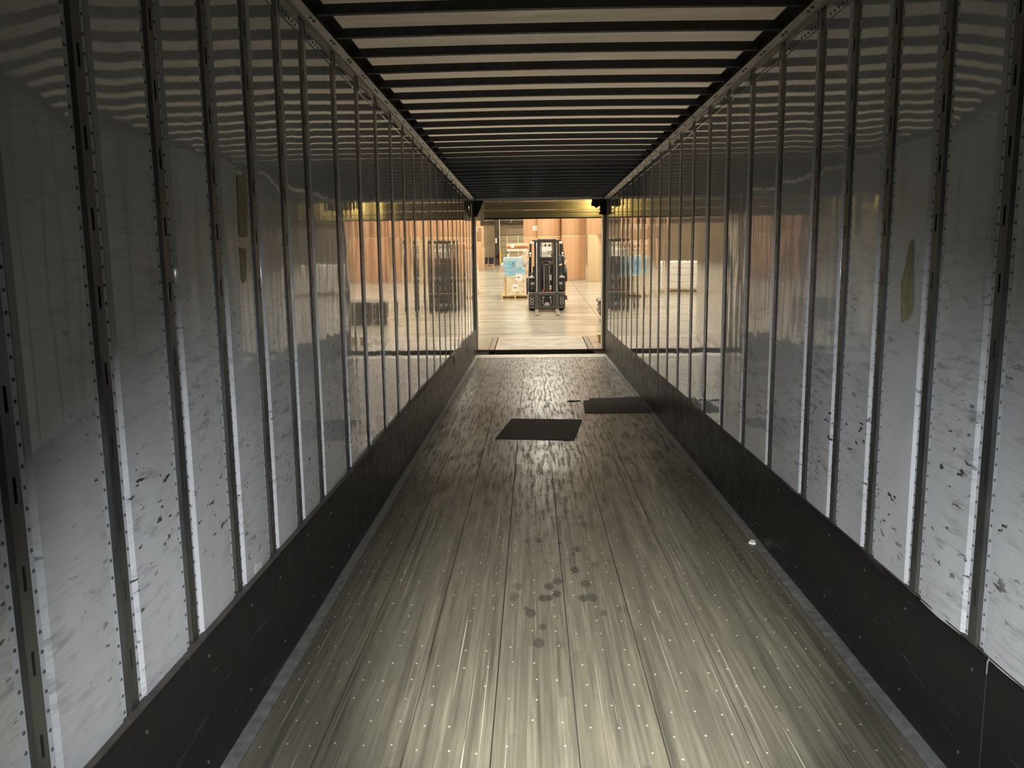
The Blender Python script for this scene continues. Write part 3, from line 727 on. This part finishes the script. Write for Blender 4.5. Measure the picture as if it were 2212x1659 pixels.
m = MB(); m.box(-2.47, -2.23, 54.10, 54.26, 0.62, 0.95); C_(m, 'switch_box', MAT['fl_black'], col, co)
m = MB(); m.tube([(-2.17, 54.1, 0), (-2.17, 54.1, 7.4)], 0.025, 8); o = m.build('conduit', MAT['cream']); tag(o, 'pale vertical pipe beside the dark steel column', 'pipe')
m = MB(); m.box(-13.9, 13.9, 54.95, 55.15, 2.76, 2.80); m.box(-13.9, 13.9, 55.02, 55.08, 2.80, 2.88); m.box(-13.9, 13.9, 54.95, 55.15, 2.88, 2.92)
STEELB = m.build('steel_beam', MAT['beam']); tag(STEELB, 'long dark horizontal steel beam high on the back wall', 'beam')
m = MB(); m.tube([(-1.65, 54.9, 2.67), (6, 54.9, 2.67)], 0.04, 8); SPRING = m
m = MB(); m.tube([(-1.45, 54.6, 2.78), (-1.27, 54.4, 3.08)], 0.018, 6); m.build('brace_rod', MAT['cream'], STEELB)
# beige sectional door on the back wall
bd = empty('sectional_door', (-0.5, 55.15, 0)); tag(bd, 'closed beige sectional door with ribbed panels on the back wall', 'door')
bo = (-0.5, 55.15, 0)
C_(SPRING, 'spring_bar', MAT['beam'], bd, bo)
xs = [-2.20, -1.70, -0.95, -0.20, 0.55, 1.05]
for r_ in range(5):
    for c_ in range(5):
        za = 0.02 + r_ * 0.385; m = MB(); m.box(xs[c_] + .015, xs[c_ + 1] - .015, 55.10, 55.17, za + .012, za + .373, 0.006)
        for q in (0.12, 0.25): m.box(xs[c_] + .03, xs[c_ + 1] - .03, 55.092, 55.10, za + q, za + q + 0.02)
        C_(m, 'door_panel', MAT['bdoor'], bd, bo)
for x in xs[1:-1]:
    m = MB(); m.box(x - .025, x + .025, 55.08, 55.16, 0.02, 1.95); C_(m, 'stile', MAT['cream'], bd, bo)
m = MB(); m.box(-2.26, 1.1, 55.13, 55.19, 0.0, 1.98); C_(m, 'door_backing', MAT['beam'], bd, bo)
# yellow bollard and a white foot beside it
m = MB(); m.lathe((-2.12, 53.6, 0), [(0.05, 0), (0.05, 0.85), (0.035, 0.9), (0.0, 0.91)], 16); o = m.build('bollard', MAT['yellow'], None, True); tag(o, 'thin yellow bollard in front of the dark column', 'bollard')
m = MB(); m.lathe((-1.98, 53.3, 0), [(0.09, 0), (0.10, 0.08), (0.07, 0.16), (0.02, 0.19), (0.02, 0.20)], 14); o = m.build('plastic_jug', MAT['white'], None, True); tag(o, 'small white plastic jug on the floor beside the yellow bollard', 'jug')
# navy bins on an orange pallet
def pallet(name, x, y, wx, wy, mat, label, rz=0, group=None, h=0.13):
    p = empty(name, (x, y, 0), rz); tag(p, label, 'pallet', group)
    n = max(5, int(wy / 0.16)); bw = wy / n * 0.78
    for i in range(n):
        yy = -wy / 2 + (wy - bw) * i / (n - 1); m = MB(); m.box(-wx / 2, wx / 2, yy, yy + bw, h - 0.02, h); m.build('deck_board', mat, p)
    for i in range(3):
        yy = -wy / 2 + (wy - bw) * i / 2; m = MB(); m.box(-wx / 2, wx / 2, yy, yy + bw, 0.0, 0.018); m.build('bottom_board', mat, p)
    for i in (-1, 0, 1):
        xx = i * (wx / 2 - 0.03); m = MB(); m.box(xx - .03, xx + .03, -wy / 2, wy / 2, 0.018, h - 0.02); m.build('stringer', mat, p)
    return p
pallet('wooden_pallet', -2.88, 52.2, 0.78, 0.9, MAT['wood_orange'], 'orange-brown wooden pallet under the navy bins', 0, None, 0.15)
def bin_(x, y, r, h, lab):
    m = MB(); m.lathe((0, 0, 0), [(r * 0.82, 0), (r, h * 0.93), (r + .02, h * 0.94), (r + .02, h), (r - .02, h), (r * 0.8, 0.05)], 24); o = m.build('plastic_bin', MAT['barrel'], None, True); o.location = (x, y, 0.15)
    tag(o, lab, 'bin'); k = MB(); k.box(-.05, .05, -r - .03, -r + .01, h * .75, h * .8); k.build('grip', MAT['barrel'], o)
bin_(-3.05, 52.15, 0.17, 0.44, 'navy plastic bin on the orange pallet, beside the paper rolls'); bin_(-2.645, 52.15, 0.17, 0.42, 'navy plastic bin on the orange pallet, nearer the dark column')

# ---- mixed pallet load left of the forklift
pallet('wooden_pallet', -0.59, 27.68, 0.95, 1.0, MAT['wood'], 'pale wooden pallet under the mixed blue and scrap load')
PB = 0.13
def box_thing(name, x0, x1, y0, y1, z0, z1, mat, label, cat, bev=0.008, rz=0.0):
    o = empty(name, ((x0 + x1) / 2, (y0 + y1) / 2, z0), rz); tag(o, label, cat)
    hx, hy = (x1 - x0) / 2, (y1 - y0) / 2; m = MB(); m.box(-hx, hx, -hy, hy, 0, z1 - z0, bev); m.build('body', mat, o); return o
o = box_thing('scrap_crate', -0.86, -0.235, 27.24, 27.95, PB, 0.775, MAT['scrap'], 'clear-wrapped crate of wood scraps at the front of the pallet', 'crate', 0.02)
for x in (-0.325, 0.325 - .04):
    m = MB(); m.box(x, x + .04, -0.36, -0.32, 0, 0.645); m.build('corner_slat', MAT['card_pale'], o)
for (x0, x1, z0, z1, rz) in ((-0.015, 0.20, 0.485, 0.73, 0.03), (-0.13, 0.06, 0.13, 0.385, -0.06)):
    m = MB(); m.box(x0, x1, -0.362, -0.357, z0, z1); q = m.build('label_sheet', MAT['paper'], o); q['label'] = 'white paper sheet'
    m = MB(); m.box(x0 + .05, x0 + .13, -0.364, -0.3615, (z0 + z1) / 2 - .02, (z0 + z1) / 2 + .015); m.build('print', MAT['ink'], q)
m = MB(); m.box(-0.955, -0.875, 27.25, 27.33, PB, 0.78, 0.004); o = m.build('timber_post', MAT['card']); tag(o, 'brown timber post at the front left of the wrapped crate', 'post')
m = MB(); m.box(-0.205, -0.150, 27.28, 27.34, PB, 0.70, 0.004); o = m.build('steel_profile', MAT['barrel']); tag(o, 'dark violet metal profile at the front right of the wrapped crate', 'profile')
o = box_thing('blue_carton', -0.945, -0.262, 27.30, 27.90, 0.7755, 1.040, MAT['blue'], 'lower blue wrapped carton resting on the scrap crate', 'carton')
m = MB(); m.box(-0.343, 0.343, -0.306, -0.302, 0.225, 0.262); m.build('lid_band', MAT['blue_lid'], o)
o = box_thing('blue_carton', -0.985, -0.335, 27.27, 27.85, 1.0405, 1.395, MAT['blue'], 'upper blue wrapped carton with a pale top band and round mark', 'carton', 0.008, 0.0)
m = MB(); m.box(-0.325, 0.325, -0.294, -0.289, 0.255, 0.352); m.build('lid_band', MAT['blue_lid'], o)
m = MB(); m.box(0.105, 0.285, -0.297, -0.292, 0.02, 0.345); q = m.build('label_sheet', MAT['blue_lid'], o); q['label'] = 'pale label sheet'
t_ = MB()
for k in range(20):
    pass
t_.tube([(0.02 + 0.045 * math.cos(a), -0.294, 0.10 + 0.05 * math.sin(a)) for a in [2 * math.pi * i / 16 for i in range(17)]], 0.008, 6); t_.tube([(0.02 - .03, -0.294, 0.16), (0.02, -0.294, 0.185), (0.05, -0.294, 0.16)], 0.008, 6); t_.build('round_mark', MAT['ink'], o)
# tall printed carton stack on a second pallet behind
pallet('wooden_pallet', -0.55, 28.75, 0.95, 1.0, MAT['wood'], 'pale wooden pallet mostly hidden behind the blue and scrap load')
o = empty('open_carton', (-0.5, 28.7, PB)); tag(o, 'tall pale carton with a cut-out window rising behind the blue cartons', 'carton')
def OC(m, n, mat): q = m.build(n, mat, o); q.location = (0.5, -28.7, -PB); return q
W0, W1, YA, YB, ZT = -0.90, -0.14, 28.30, 29.1, 1.66
m = MB(); m.box(W0, W1, YB - .015, YB, PB, ZT - .25); OC(m, 'back_panel', MAT['card'])
m = MB(); m.box(W0, W0 + .015, YA, YB, PB, ZT); OC(m, 'side_panel', MAT['card_pale'])
m = MB(); m.box(W1 - .015, W1, YA, YB, PB, ZT); OC(m, 'side_panel', MAT['pattern'])
m = MB(); m.prism([(W0, PB), (W1, PB), (W1, ZT), (W0, ZT), (W0, 1.20), (W0 + .10, 1.36), (W0 + .10, 1.58), (W1 - .12, 1.58), (W1 - .20, 1.46), (W1 - .36, 1.36), (W0 + .10, 1.36), (W0, 1.20)], 'y', YA, YA + .015)
# the front is built from three strips around the window
m = MB(); m.box(W0, W0 + .10, YA, YA + .015, PB, ZT); m.box(W0 + .10, W1, YA, YA + .015, PB, 1.36); m.box(W0 + .10, W1, YA, YA + .015, 1.585, ZT)
m.prism([(W1, 1.36), (W1, 1.585), (W1 - .10, 1.585), (W1 - .22, 1.45), (W1 - .40, 1.36)], 'y', YA, YA + .015); OC(m, 'front_panel', MAT['card_pale'])
m = MB(); m.box(W0 + .02, W0 + .08, YA - .004, YA - .001, 1.50, 1.58); OC(m, 'print', MAT['ink'])
m = MB(); m.box(-0.325, -0.125, 28.05, 28.25, PB, 1.60, 0.006); o = m.build('printed_carton', MAT['pattern']); tag(o, 'narrow tall carton printed in red and tan between pallet load and forklift', 'carton')
m = MB(); m.lathe((0, 0, 0), [(0.0, 0), (0.07, 0.0), (0.088, 0.02), (0.09, 0.4), (0.086, 0.77), (0.07, 0.79), (0.0, 0.79)], 24, 'x'); o = m.build('wrapped_bundle', MAT['orange_wrap'], None, True); o.location = (-0.91, 28.62, 1.662 + 0.09); tag(o, 'orange wrapped roll lying across the top of the tall pale carton', 'bundle')
m = MB(); m.box(0.16, 0.27, -0.105, -0.085, -0.06, 0.075); q = m.build('label_sheet', MAT['paper'], o); q['label'] = 'white label'

# ---- wrapped goods at the left edge of the opening
pallet('wooden_pallet', -2.56, 29.7, 1.1, 1.0, MAT['wood'], 'wooden pallet under the white wrapped load at the left edge')
o = empty('wrapped_load', (-2.56, 29.7, PB)); tag(o, 'white stretch-wrapped load standing at the left edge of the opening', 'load')
for k in range(4):
    m = MB(); a = 0.54 + random.uniform(-.012, .012); m.box(-a, a, -.48, .48, k * 0.245 + .001, k * 0.245 + 0.243, 0.025); m.build('wrapped_layer', MAT['wrapwhite'], o)
# ---- folded pads and a timber end at the right edge
zc = 0.0
for k, (dx, sl, th) in enumerate(((0.10, -0.05, .10), (0.04, 0.05, .10), (-0.02, 0.09, .12), (0.0, -0.12, .13), (-0.03, 0.16, .14))):
    m = MB(); x0 = 1.71 + dx; vs = []
    o_ = MB(); o_.prism([(x0, zc), (x0 + 0.9, zc), (x0 + 0.9, zc + th * .96), (x0 + 0.25, zc + th * .96), (x0 - 0.015, zc + th * .80), (x0 - 0.04, zc + th * 0.5), (x0 - .02, zc + .02)], 'y', 19.9, 20.8)
    b = o_.build('folded_pad', MAT['blanket']); tag(b, ('bottom', 'second from bottom', 'middle', 'second from top', 'topmost')[k] + ' grey-brown folded pad of the slumped stack by the right jamb', 'pad', 'folded pads right of the dock'); zc += th
m = MB(); m.box(1.37, 1.95, 16.55, 16.75, 0.001, 0.09, 0.006); o = m.build('timber_block', MAT['wood']); tag(o, 'lower pale timber block at the right edge beside the leveller', 'block')
m = MB(); m.box(1.35, 1.9, 16.5, 16.72, 0.091, 0.165, 0.006); o = m.build('timber_block', MAT['card']); tag(o, 'upper browner timber block at the right edge beside the leveller', 'block')

# ================================================================== FORKLIFT
FX, FY = 0.41, 22.90
fl = empty('forklift', (FX, FY, 0)); tag(fl, 'dark forklift facing the trailer with its forks lowered to the floor', 'forklift')
def FB(name, mat, boxes, bev=0.004, parent=None):
    m = MB()
    for b in boxes: m.box(*b, bev)
    return m.build(name, mat, parent or fl)
# forks
for s_ in (-1, 1):
    x = s_ * 0.291
    fk = FB('fork', MAT['fl_grey'], [(x - .052, x + .052, -0.045, 0.0, 0.035, 0.575)], 0.006)
    m = MB(); m.prism([(0.0, 0.025), (0.0, 0.07), (-0.05, 0.075), (-0.9, 0.055), (-1.10, 0.035), (-1.10, 0.025)], 'x', x - .052, x + .052); m.build('fork_blade', MAT['fork_worn'], fk)
    m = MB(); m.cyl((x, -0.03, 0.572), 0.02, 0.02, 'z', 10); m.build('latch_pin', MAT['chrome'], fk)
# carriage
FB('carriage_top_bar', MAT['fl_grey'], [(-.522, .522, 0.0, 0.045, 0.46, 0.545)])
FB('carriage_bottom_bar', MAT['fl_grey'], [(-.522, .522, 0.0, 0.045, 0.09, 0.165)])
FB('carriage_edge', MAT['fork_worn'], [(-.522, -.345, -0.004, 0.046, 0.543, 0.556), (-.235, .235, -0.004, 0.046, 0.543, 0.556), (.345, .522, -0.004, 0.046, 0.543, 0.556)], 0.001)
for s_ in (-1, 1):
    FB('carriage_plate', MAT['fl_black'], [(s_ * .43 - .09, s_ * .43 + .09, 0.03, 0.05, 0.10, 0.47)])
    FB('carriage_upright', MAT['fl_grey'], [(s_ * .20 - .03, s_ * .20 + .03, 0.005, 0.05, 0.10, 0.50)])
    for k in range(3):
        m = MB(); cz = 0.40 - k * 0.085; m.tube([(s_ * .43 + 0.055 * math.cos(a), 0.022, cz + 0.03 * math.sin(a)) for a in [2 * math.pi * i / 14 for i in range(15)]], 0.008, 6); m.build('hose_loop', MAT['fl_lightgrey'], fl)
    FB('bracket', MAT['fork_worn'], [(s_ * .10 - .035, s_ * .10 + .035, -0.002, 0.01, 0.405, 0.425)], 0.002)
m = MB(); m.box(-.17, .17, 0.06, 0.08, 0.10, 0.45); m.build('carriage_back', MAT['fl_black'], fl)
for a in (-1, 1):
    m = MB(); m.tube([(a * 0.09, 0.03, 0.42), (a * 0.13, 0.015, 0.30), (a * 0.09, 0.012, 0.20), (a * 0.03, 0.015, 0.17), (0, 0.02, 0.19)], 0.009, 6); m.build('hydraulic_hose', MAT['fl_lightgrey'], fl)
FB('valve_block', MAT['fl_lightgrey'], [(-.055, .055, 0.02, 0.06, 0.19, 0.26)])
FB('lower_crossmember', MAT['rust'], [(-.24, .24, 0.10, 0.16, 0.06, 0.13)])
# mast
for s_ in (-1, 1):
    FB('outer_mast_rail', MAT['mast'], [(s_ * .312 - .042, s_ * .312 + .042, 0.10, 0.24, 0.06, 2.02), (s_ * .345 - .008, s_ * .345 + .008, 0.07, 0.10, 0.06, 2.02)])
    FB('inner_mast_rail', MAT['mast'], [(s_ * .222 - .045, s_ * .222 + .045, 0.07, 0.20, 0.08, 2.05), (s_ * .185 - .007, s_ * .185 + .007, 0.05, 0.07, 0.08, 2.05)])
    m = MB(); m.cyl((s_ * .285, 0.075, 0.55), 0.016, 1.40, 'z', 10); m.build('lift_rod', MAT['chrome'], fl)
    m = MB(); m.cyl((s_ * .33, 0.12, 2.005), 0.022, s_ * 0.075, 'x', 10); m.build('mast_roller_pin', MAT['mast'], fl)
    m = MB(); m.tube([(s_ * .155, 0.12, 0.6), (s_ * .15, 0.12, 1.2), (s_ * .155, 0.12, 1.95)], 0.011, 6); m.build('mast_hose', MAT['fl_black'], fl)
    m = MB(); m.cyl((s_ * .272, 0.13, 2.02), 0.022, 0.035, 'z', 10); m.build('mast_cap', MAT['white'], fl)
FB('mast_top_crossbar', MAT['mast'], [(-.215, .215, 0.08, 0.16, 1.95, 2.045)])
FB('mast_mid_crossbar', MAT['mast'], [(-.215, .215, 0.17, 0.22, 1.26, 1.34)])
m = MB(); m.cyl((0, 0.10, 0.50), 0.05, 0.80, 'z', 18); m.build('free_lift_cylinder', MAT['mast'], fl, True)
m = MB(); m.cyl((0, 0.10, 1.30), 0.058, 0.03, 'z', 18); m.build('cylinder_head', MAT['fl_grey'], fl, True)
for s_ in (-1, 1):
    FB('chain_anchor', MAT['fl_red'], [(s_ * .105 - .022, s_ * .105 + .022, 0.06, 0.10, 0.56, 0.615)])
    m = MB(); m.tube([(s_ * .075, 0.09, 0.60), (s_ * .075, 0.09, 1.30)], 0.010, 6); m.build('lift_chain', MAT['fl_lightgrey'], fl)
FB('data_plate', MAT['white'], [(.085, .14, 0.20, 0.21, 0.88, 1.04)]); FB('data_plate', MAT['white'], [(.09, .14, 0.20, 0.21, 0.62, 0.74)])
# body
FB('dashboard', MAT['fl_black'], [(-.40, .40, 0.42, 0.62, 0.55, 1.28)], 0.03)
FB('chassis', MAT['fl_black'], [(-.47, .47, 0.40, 1.95, 0.22, 0.62)], 0.03)
FB('counterweight', MAT['fl_grey'], [(-.50, .50, 1.75, 2.30, 0.18, 1.05)], 0.08)
FB('engine_cover', MAT['fl_black'], [(-.36, .36, 1.05, 1.80, 0.60, 0.92)], 0.04)
st = FB('seat', MAT['fl_black'], [(-.24, .24, 1.10, 1.58, 0.92, 1.04)], 0.04); FB('backrest', MAT['fl_black'], [(-.23, .23, 1.52, 1.66, 1.02, 1.50)], 0.04, st)
FB('rear_screen', MAT['white'], [(-.19, .20, 1.80, 1.82, 1.36, 1.95)], 0.004)
pl = FB('guard_front_plate', MAT['fl_cream'], [(-.15, .15, 0.56, 0.575, 1.82, 1.915)], 0.003)
for x in (-.03, .09): FB('plate_hole', MAT['fl_black'], [(x - .025, x + .025, 0.555, 0.562, 1.84, 1.895)], 0.003, pl)
m = MB(); m.tube([(0.03 + 0.16 * math.cos(a), 0.72 + 0.05 * math.sin(a), 1.34 + 0.15 * math.sin(a) * .45) for a in [2 * math.pi * i / 24 for i in range(25)]], 0.014, 8); m.build('steering_wheel', MAT['fl_black'], fl)
for s_ in (-1, 1):
    FB('fender', MAT['fl_lightgrey'], [(s_ * .435 - .085, s_ * .435 + .085, 0.30, 0.86, 0.93, 0.985)], 0.015)
    FB('fender_skirt', MAT['fl_black'], [(s_ * .435 - .085, s_ * .435 + .085, 0.32, 0.84, 0.56, 0.93)], 0.01)
    FB('tilt_cylinder_bracket', MAT['fl_lightgrey'], [(s_ * .40 - .05, s_ * .40 + .05, 0.27, 0.31, 0.74, 0.82)], 0.01)
    m = MB(); m.tube([(s_ * .40, 0.29, 0.76), (s_ * .39, 0.27, 0.66), (s_ * .42, 0.27, 0.60)], 0.03, 10); m.build('horn', MAT['fl_grey'], fl)
    # overhead guard
    gp = MB(); gp.tube([(s_ * .51, 0.42, 0.55), (s_ * .485, 0.50, 1.40), (s_ * .455, 0.62, 1.93)], 0.028, 8); gp.build('guard_front_pillar', MAT['fl_black'], fl)
    gp = MB(); gp.tube([(s_ * .47, 1.85, 0.95), (s_ * .45, 1.75, 1.93)], 0.028, 8); gp.build('guard_rear_pillar', MAT['fl_black'], fl)
    FB('guard_side_rail', MAT['fl_cream'], [(s_ * .44 - .03, s_ * .44 + .03, 0.60, 1.80, 1.90, 1.955)], 0.01)
    hl = FB('headlamp', MAT['fl_black'], [(s_ * .47 - .045, s_ * .47 + .045, 0.44, 0.52, 1.53, 1.70)], 0.012)
    m = MB(); m.cyl((s_ * .47, 0.436, 1.645), 0.032, -0.006, 'y', 14); m.build('lamp_lens', MAT['lens'], hl); m = MB(); m.cyl((s_ * .47, 0.436, 1.57), 0.03, -0.006, 'y', 14); m.build('indicator_lens', MAT['fl_cream'], hl)
    # wheels
    for (yy, r_, wd, n_) in ((0.52, 0.30, 0.17, 'front_wheel'), (1.95, 0.24, 0.16, 'rear_wheel')):
        wl = MB(); wl.lathe((s_ * .43 - wd / 2, yy, r_), [(r_ * .55, 0), (r_ * .95, 0.0), (r_, 0.02), (r_, wd - .02), (r_ * .95, wd), (r_ * .55, wd)], 32, 'x'); wo = wl.build(n_, MAT['tyre'], fl, True)
        hb = MB(); hb.lathe((s_ * .43 + (s_ * (wd / 2 + .001) if s_ > 0 else -wd / 2 - .012), yy, r_), [(r_ * .5, 0), (r_ * .5, 0.011)], 20, 'x'); hb.build('hub', MAT['fl_lightgrey'], wo)
FB('guard_front_bar', MAT['fl_cream'], [(-.47, .47, 0.58, 0.64, 1.90, 1.955)], 0.01)
for k in range(6): FB('guard_roof_bar', MAT['fl_cream'], [(-.42, .42, 0.80 + k * .18, 0.83 + k * .18, 1.92, 1.95)], 0.005)
FB('guard_rear_bar', MAT['fl_cream'], [(-.47, .47, 1.75, 1.80, 1.90, 1.955)], 0.01)
FB('step', MAT['fl_black'], [(.46, .64, 1.12, 1.50, 0.24, 0.275)], 0.006); FB('step_hanger', MAT['fl_black'], [(.44, .48, 1.12, 1.50, 0.24, 0.55)], 0.006)
FB('seat_side_panel', MAT['fl_red'], [(-.47, -.40, 0.9, 1.7, 0.62, 0.78)], 0.01)

# ================================================================== DRIVER climbing onto the forklift
def skin_mesh(name, joints, edges, mat, root=0, sub=2):
    """joints: list of (x, y, z, rx, ry); one continuous skinned surface"""
    me = bpy.data.meshes.new(name); me.from_pydata([j[:3] for j in joints], edges, []); me.materials.append(mat)
    o = bpy.data.objects.new(name, me); COL.objects.link(o)
    md = o.modifiers.new('skin', 'SKIN'); md.use_smooth_shade = True
    for i, j in enumerate(joints):
        v = me.skin_vertices[0].data[i]; v.radius = (j[3], j[4] if len(j) > 4 else j[3]); v.use_root = (i == root)
    sb = o.modifiers.new('sub', 'SUBSURF'); sb.levels = sub; sb.render_levels = sub
    return o
PO = Vector((0.93, 24.21, 0.277))       # where the right foot stands, on the step
def J(x, y, z, r, r2=None): return (x - PO.x, y - PO.y, z - PO.z, r, r2 or r)
joints = [J(.90, 24.22, 1.10, .095, .085),          # 0 pelvis
          J(.86, 24.18, 1.24, .10, .085),         # 1 waist
          J(.80, 24.12, 1.40, .11, .09),         # 2 chest
          J(.72, 24.07, 1.505, .075, .07),        # 3 upper chest
          J(.655, 24.03, 1.545, .048),            # 4 neck
          J(.605, 24.00, 1.575, .068, .075),      # 5 jaw
          J(.560, 23.99, 1.63, .078, .092),       # 6 head
          J(.525, 23.99, 1.695, .060, .075),      # 7 crown
          # outer arm, elbow pushed out
          J(.865, 24.065, 1.465, .048), J(1.015, 24.0, 1.355, .043), J(.93, 23.87, 1.30, .036), J(.845, 23.79, 1.29, .028), J(.80, 23.765, 1.285, .030, .016),
          # inner arm reaching for the wheel
          J(.70, 24.10, 1.43, .046), J(.60, 23.92, 1.31, .042), J(.545, 23.80, 1.36, .030), J(.515, 23.74, 1.375, .030, .016),
          # standing leg on the step
          J(.945, 24.24, 1.00, .075), J(.960, 24.20, .68, .062), J(.955, 24.235, .56, .060), J(.955, 24.25, .38, .040), J(.95, 24.24, .335, .042), J(1.00, 24.14, .318, .036, .030),
          # inner leg lifted onto the floor plate
          J(.84, 24.18, 1.01, .075), J(.78, 23.90, .93, .066), J(.77, 23.92, .74, .050), J(.76, 23.93, .68, .042), J(.76, 23.82, .665, .038, .032),
          # nose
          J(.585, 23.905, 1.605, .016)]
edges = [(0, 1), (1, 2), (2, 3), (3, 4), (4, 5), (5, 6), (6, 7), (2, 8), (8, 9), (9, 10), (10, 11), (11, 12), (2, 13), (13, 14), (14, 15), (15, 16),
         (0, 17), (17, 18), (18, 19), (19, 20), (20, 21), (21, 22), (0, 23), (23, 24), (24, 25), (25, 26), (26, 27), (6, 28)]
# fingers and thumbs
for hand, base_, d, up_ in ((12, Vector((.80, 23.765, 1.285)), Vector((-.9, -.35, -.05)).normalized(), Vector((0.3, -0.9, 0))), (16, Vector((.515, 23.74, 1.375)), Vector((-.3, -.85, .1)).normalized(), Vector((.9, -.3, 0)))):
    sv = up_.normalized()
    for k in range(4):
        ln = (.062, .072, .068, .052)[k]; p0 = base_ + sv * (0.024 - k * 0.016); p1 = p0 + d * ln * .6 + Vector((0, 0, -.006)); p2 = p1 + d * ln * .35 + Vector((0, 0, -.025))
        n = len(joints); joints += [J(*(p0 + d * .018), .0085), J(*p1, .008), J(*p2, .0065)]; edges += [(hand, n), (n, n + 1), (n + 1, n + 2)]
    p0 = base_ + sv * 0.034 - d * .01; p1 = p0 + d * .03 + sv * .018; n = len(joints); joints += [J(*p0, .010), J(*p1, .008)]; edges += [(hand, n), (n, n + 1)]
person = skin_mesh('person', joints, edges, MAT['skin_tone']); person.location = PO
tag(person, 'person in blue-grey shirt, navy shorts and pale cap leaning into the forklift', 'person')
def cloth(name, js, es, mat): q = skin_mesh(name, [J(*j) for j in js], es, MAT[mat]); q.parent = person; return q
def wear(name, limbs, mat):
    m = MB()
    for pts in limbs:
        m.tube([Vector(p[:3]) - PO for p in pts], [p[3] for p in pts], 16)
    return m.build(name, MAT[mat], person, True)
wear('shirt', [[(.905, 24.22, 1.03, .138), (.895, 24.215, 1.10, .146), (.865, 24.185, 1.22, .140), (.825, 24.145, 1.34, .148), (.785, 24.11, 1.43, .150), (.745, 24.08, 1.495, .115), (.705, 24.06, 1.53, .066)],
               [(.80, 24.10, 1.45, .085), (.87, 24.06, 1.475, .082), (.955, 24.022, 1.41, .068)],
               [(.75, 24.13, 1.42, .080), (.68, 24.08, 1.425, .074), (.635, 24.0, 1.365, .062)]], 'shirt')
wear('shorts', [[(.90, 24.22, 1.09, .138), (.905, 24.22, 1.02, .142), (.91, 24.22, .98, .12)],
                [(.935, 24.235, 1.03, .108), (.950, 24.225, .90, .100), (.958, 24.21, .77, .090)],
                [(.85, 24.19, 1.02, .110), (.82, 24.08, .985, .102), (.79, 23.95, .94, .090)]], 'shorts')
cloth('shoe', [(.950, 24.255, .335, .055, .05), (.972, 24.19, .326, .054, .046), (1.022, 24.11, .318, .047, .040)], [(0, 1), (1, 2)], 'shoe')
cloth('shoe', [(.76, 23.935, .685, .05, .048), (.76, 23.88, .672, .048, .04), (.76, 23.78, .662, .044, .034)], [(0, 1), (1, 2)], 'shoe')
cloth('hair', [(.592, 24.035, 1.60, .066, .07), (.560, 24.03, 1.66, .07, .08)], [(0, 1)], 'hair')
m = MB(); m.lathe((0, 0, 0), [(0.096, -.005), (0.104, 0.0), (0.102, .035), (0.085, .078), (0.05, .104), (0.012, .112), (0.0, .112)], 24); c = m.build('cap', MAT['cap'], person, True)
c.location = (.556 - PO.x, 23.99 - PO.y, 1.655 - PO.z); c.rotation_euler = (R(6), R(-30), 0)
m = MB(); m.prism([(-.075, -.06), (.075, -.06), (.072, -.12), (.045, -.165), (-.045, -.165), (-.072, -.12)], 'z', 0, 0.010); v_ = m.build('cap_peak', MAT['cap'], c); v_.rotation_euler = (R(10), 0, 0)
for k in (-1, 1):
    m = MB(); m.lathe((0, 0, 0), [(0.0, -.009), (.007, -.006), (.009, 0), (.007, .006), (0.0, .009)], 10); e_ = m.build('eye', MAT['ink'], person, True); e_.location = (.578 + k * .026 - PO.x, 23.905 - PO.y, 1.632 + k * .018 - PO.z)
m = MB(); m.tube([(-.022, 0, -.012), (0, -.004, 0), (.022, 0, .012)], [.003, .005, .003], 6); e_ = m.build('mouth', MAT['fl_red'], person); e_.location = (.607 - PO.x, 23.925 - PO.y, 1.572 - PO.z)
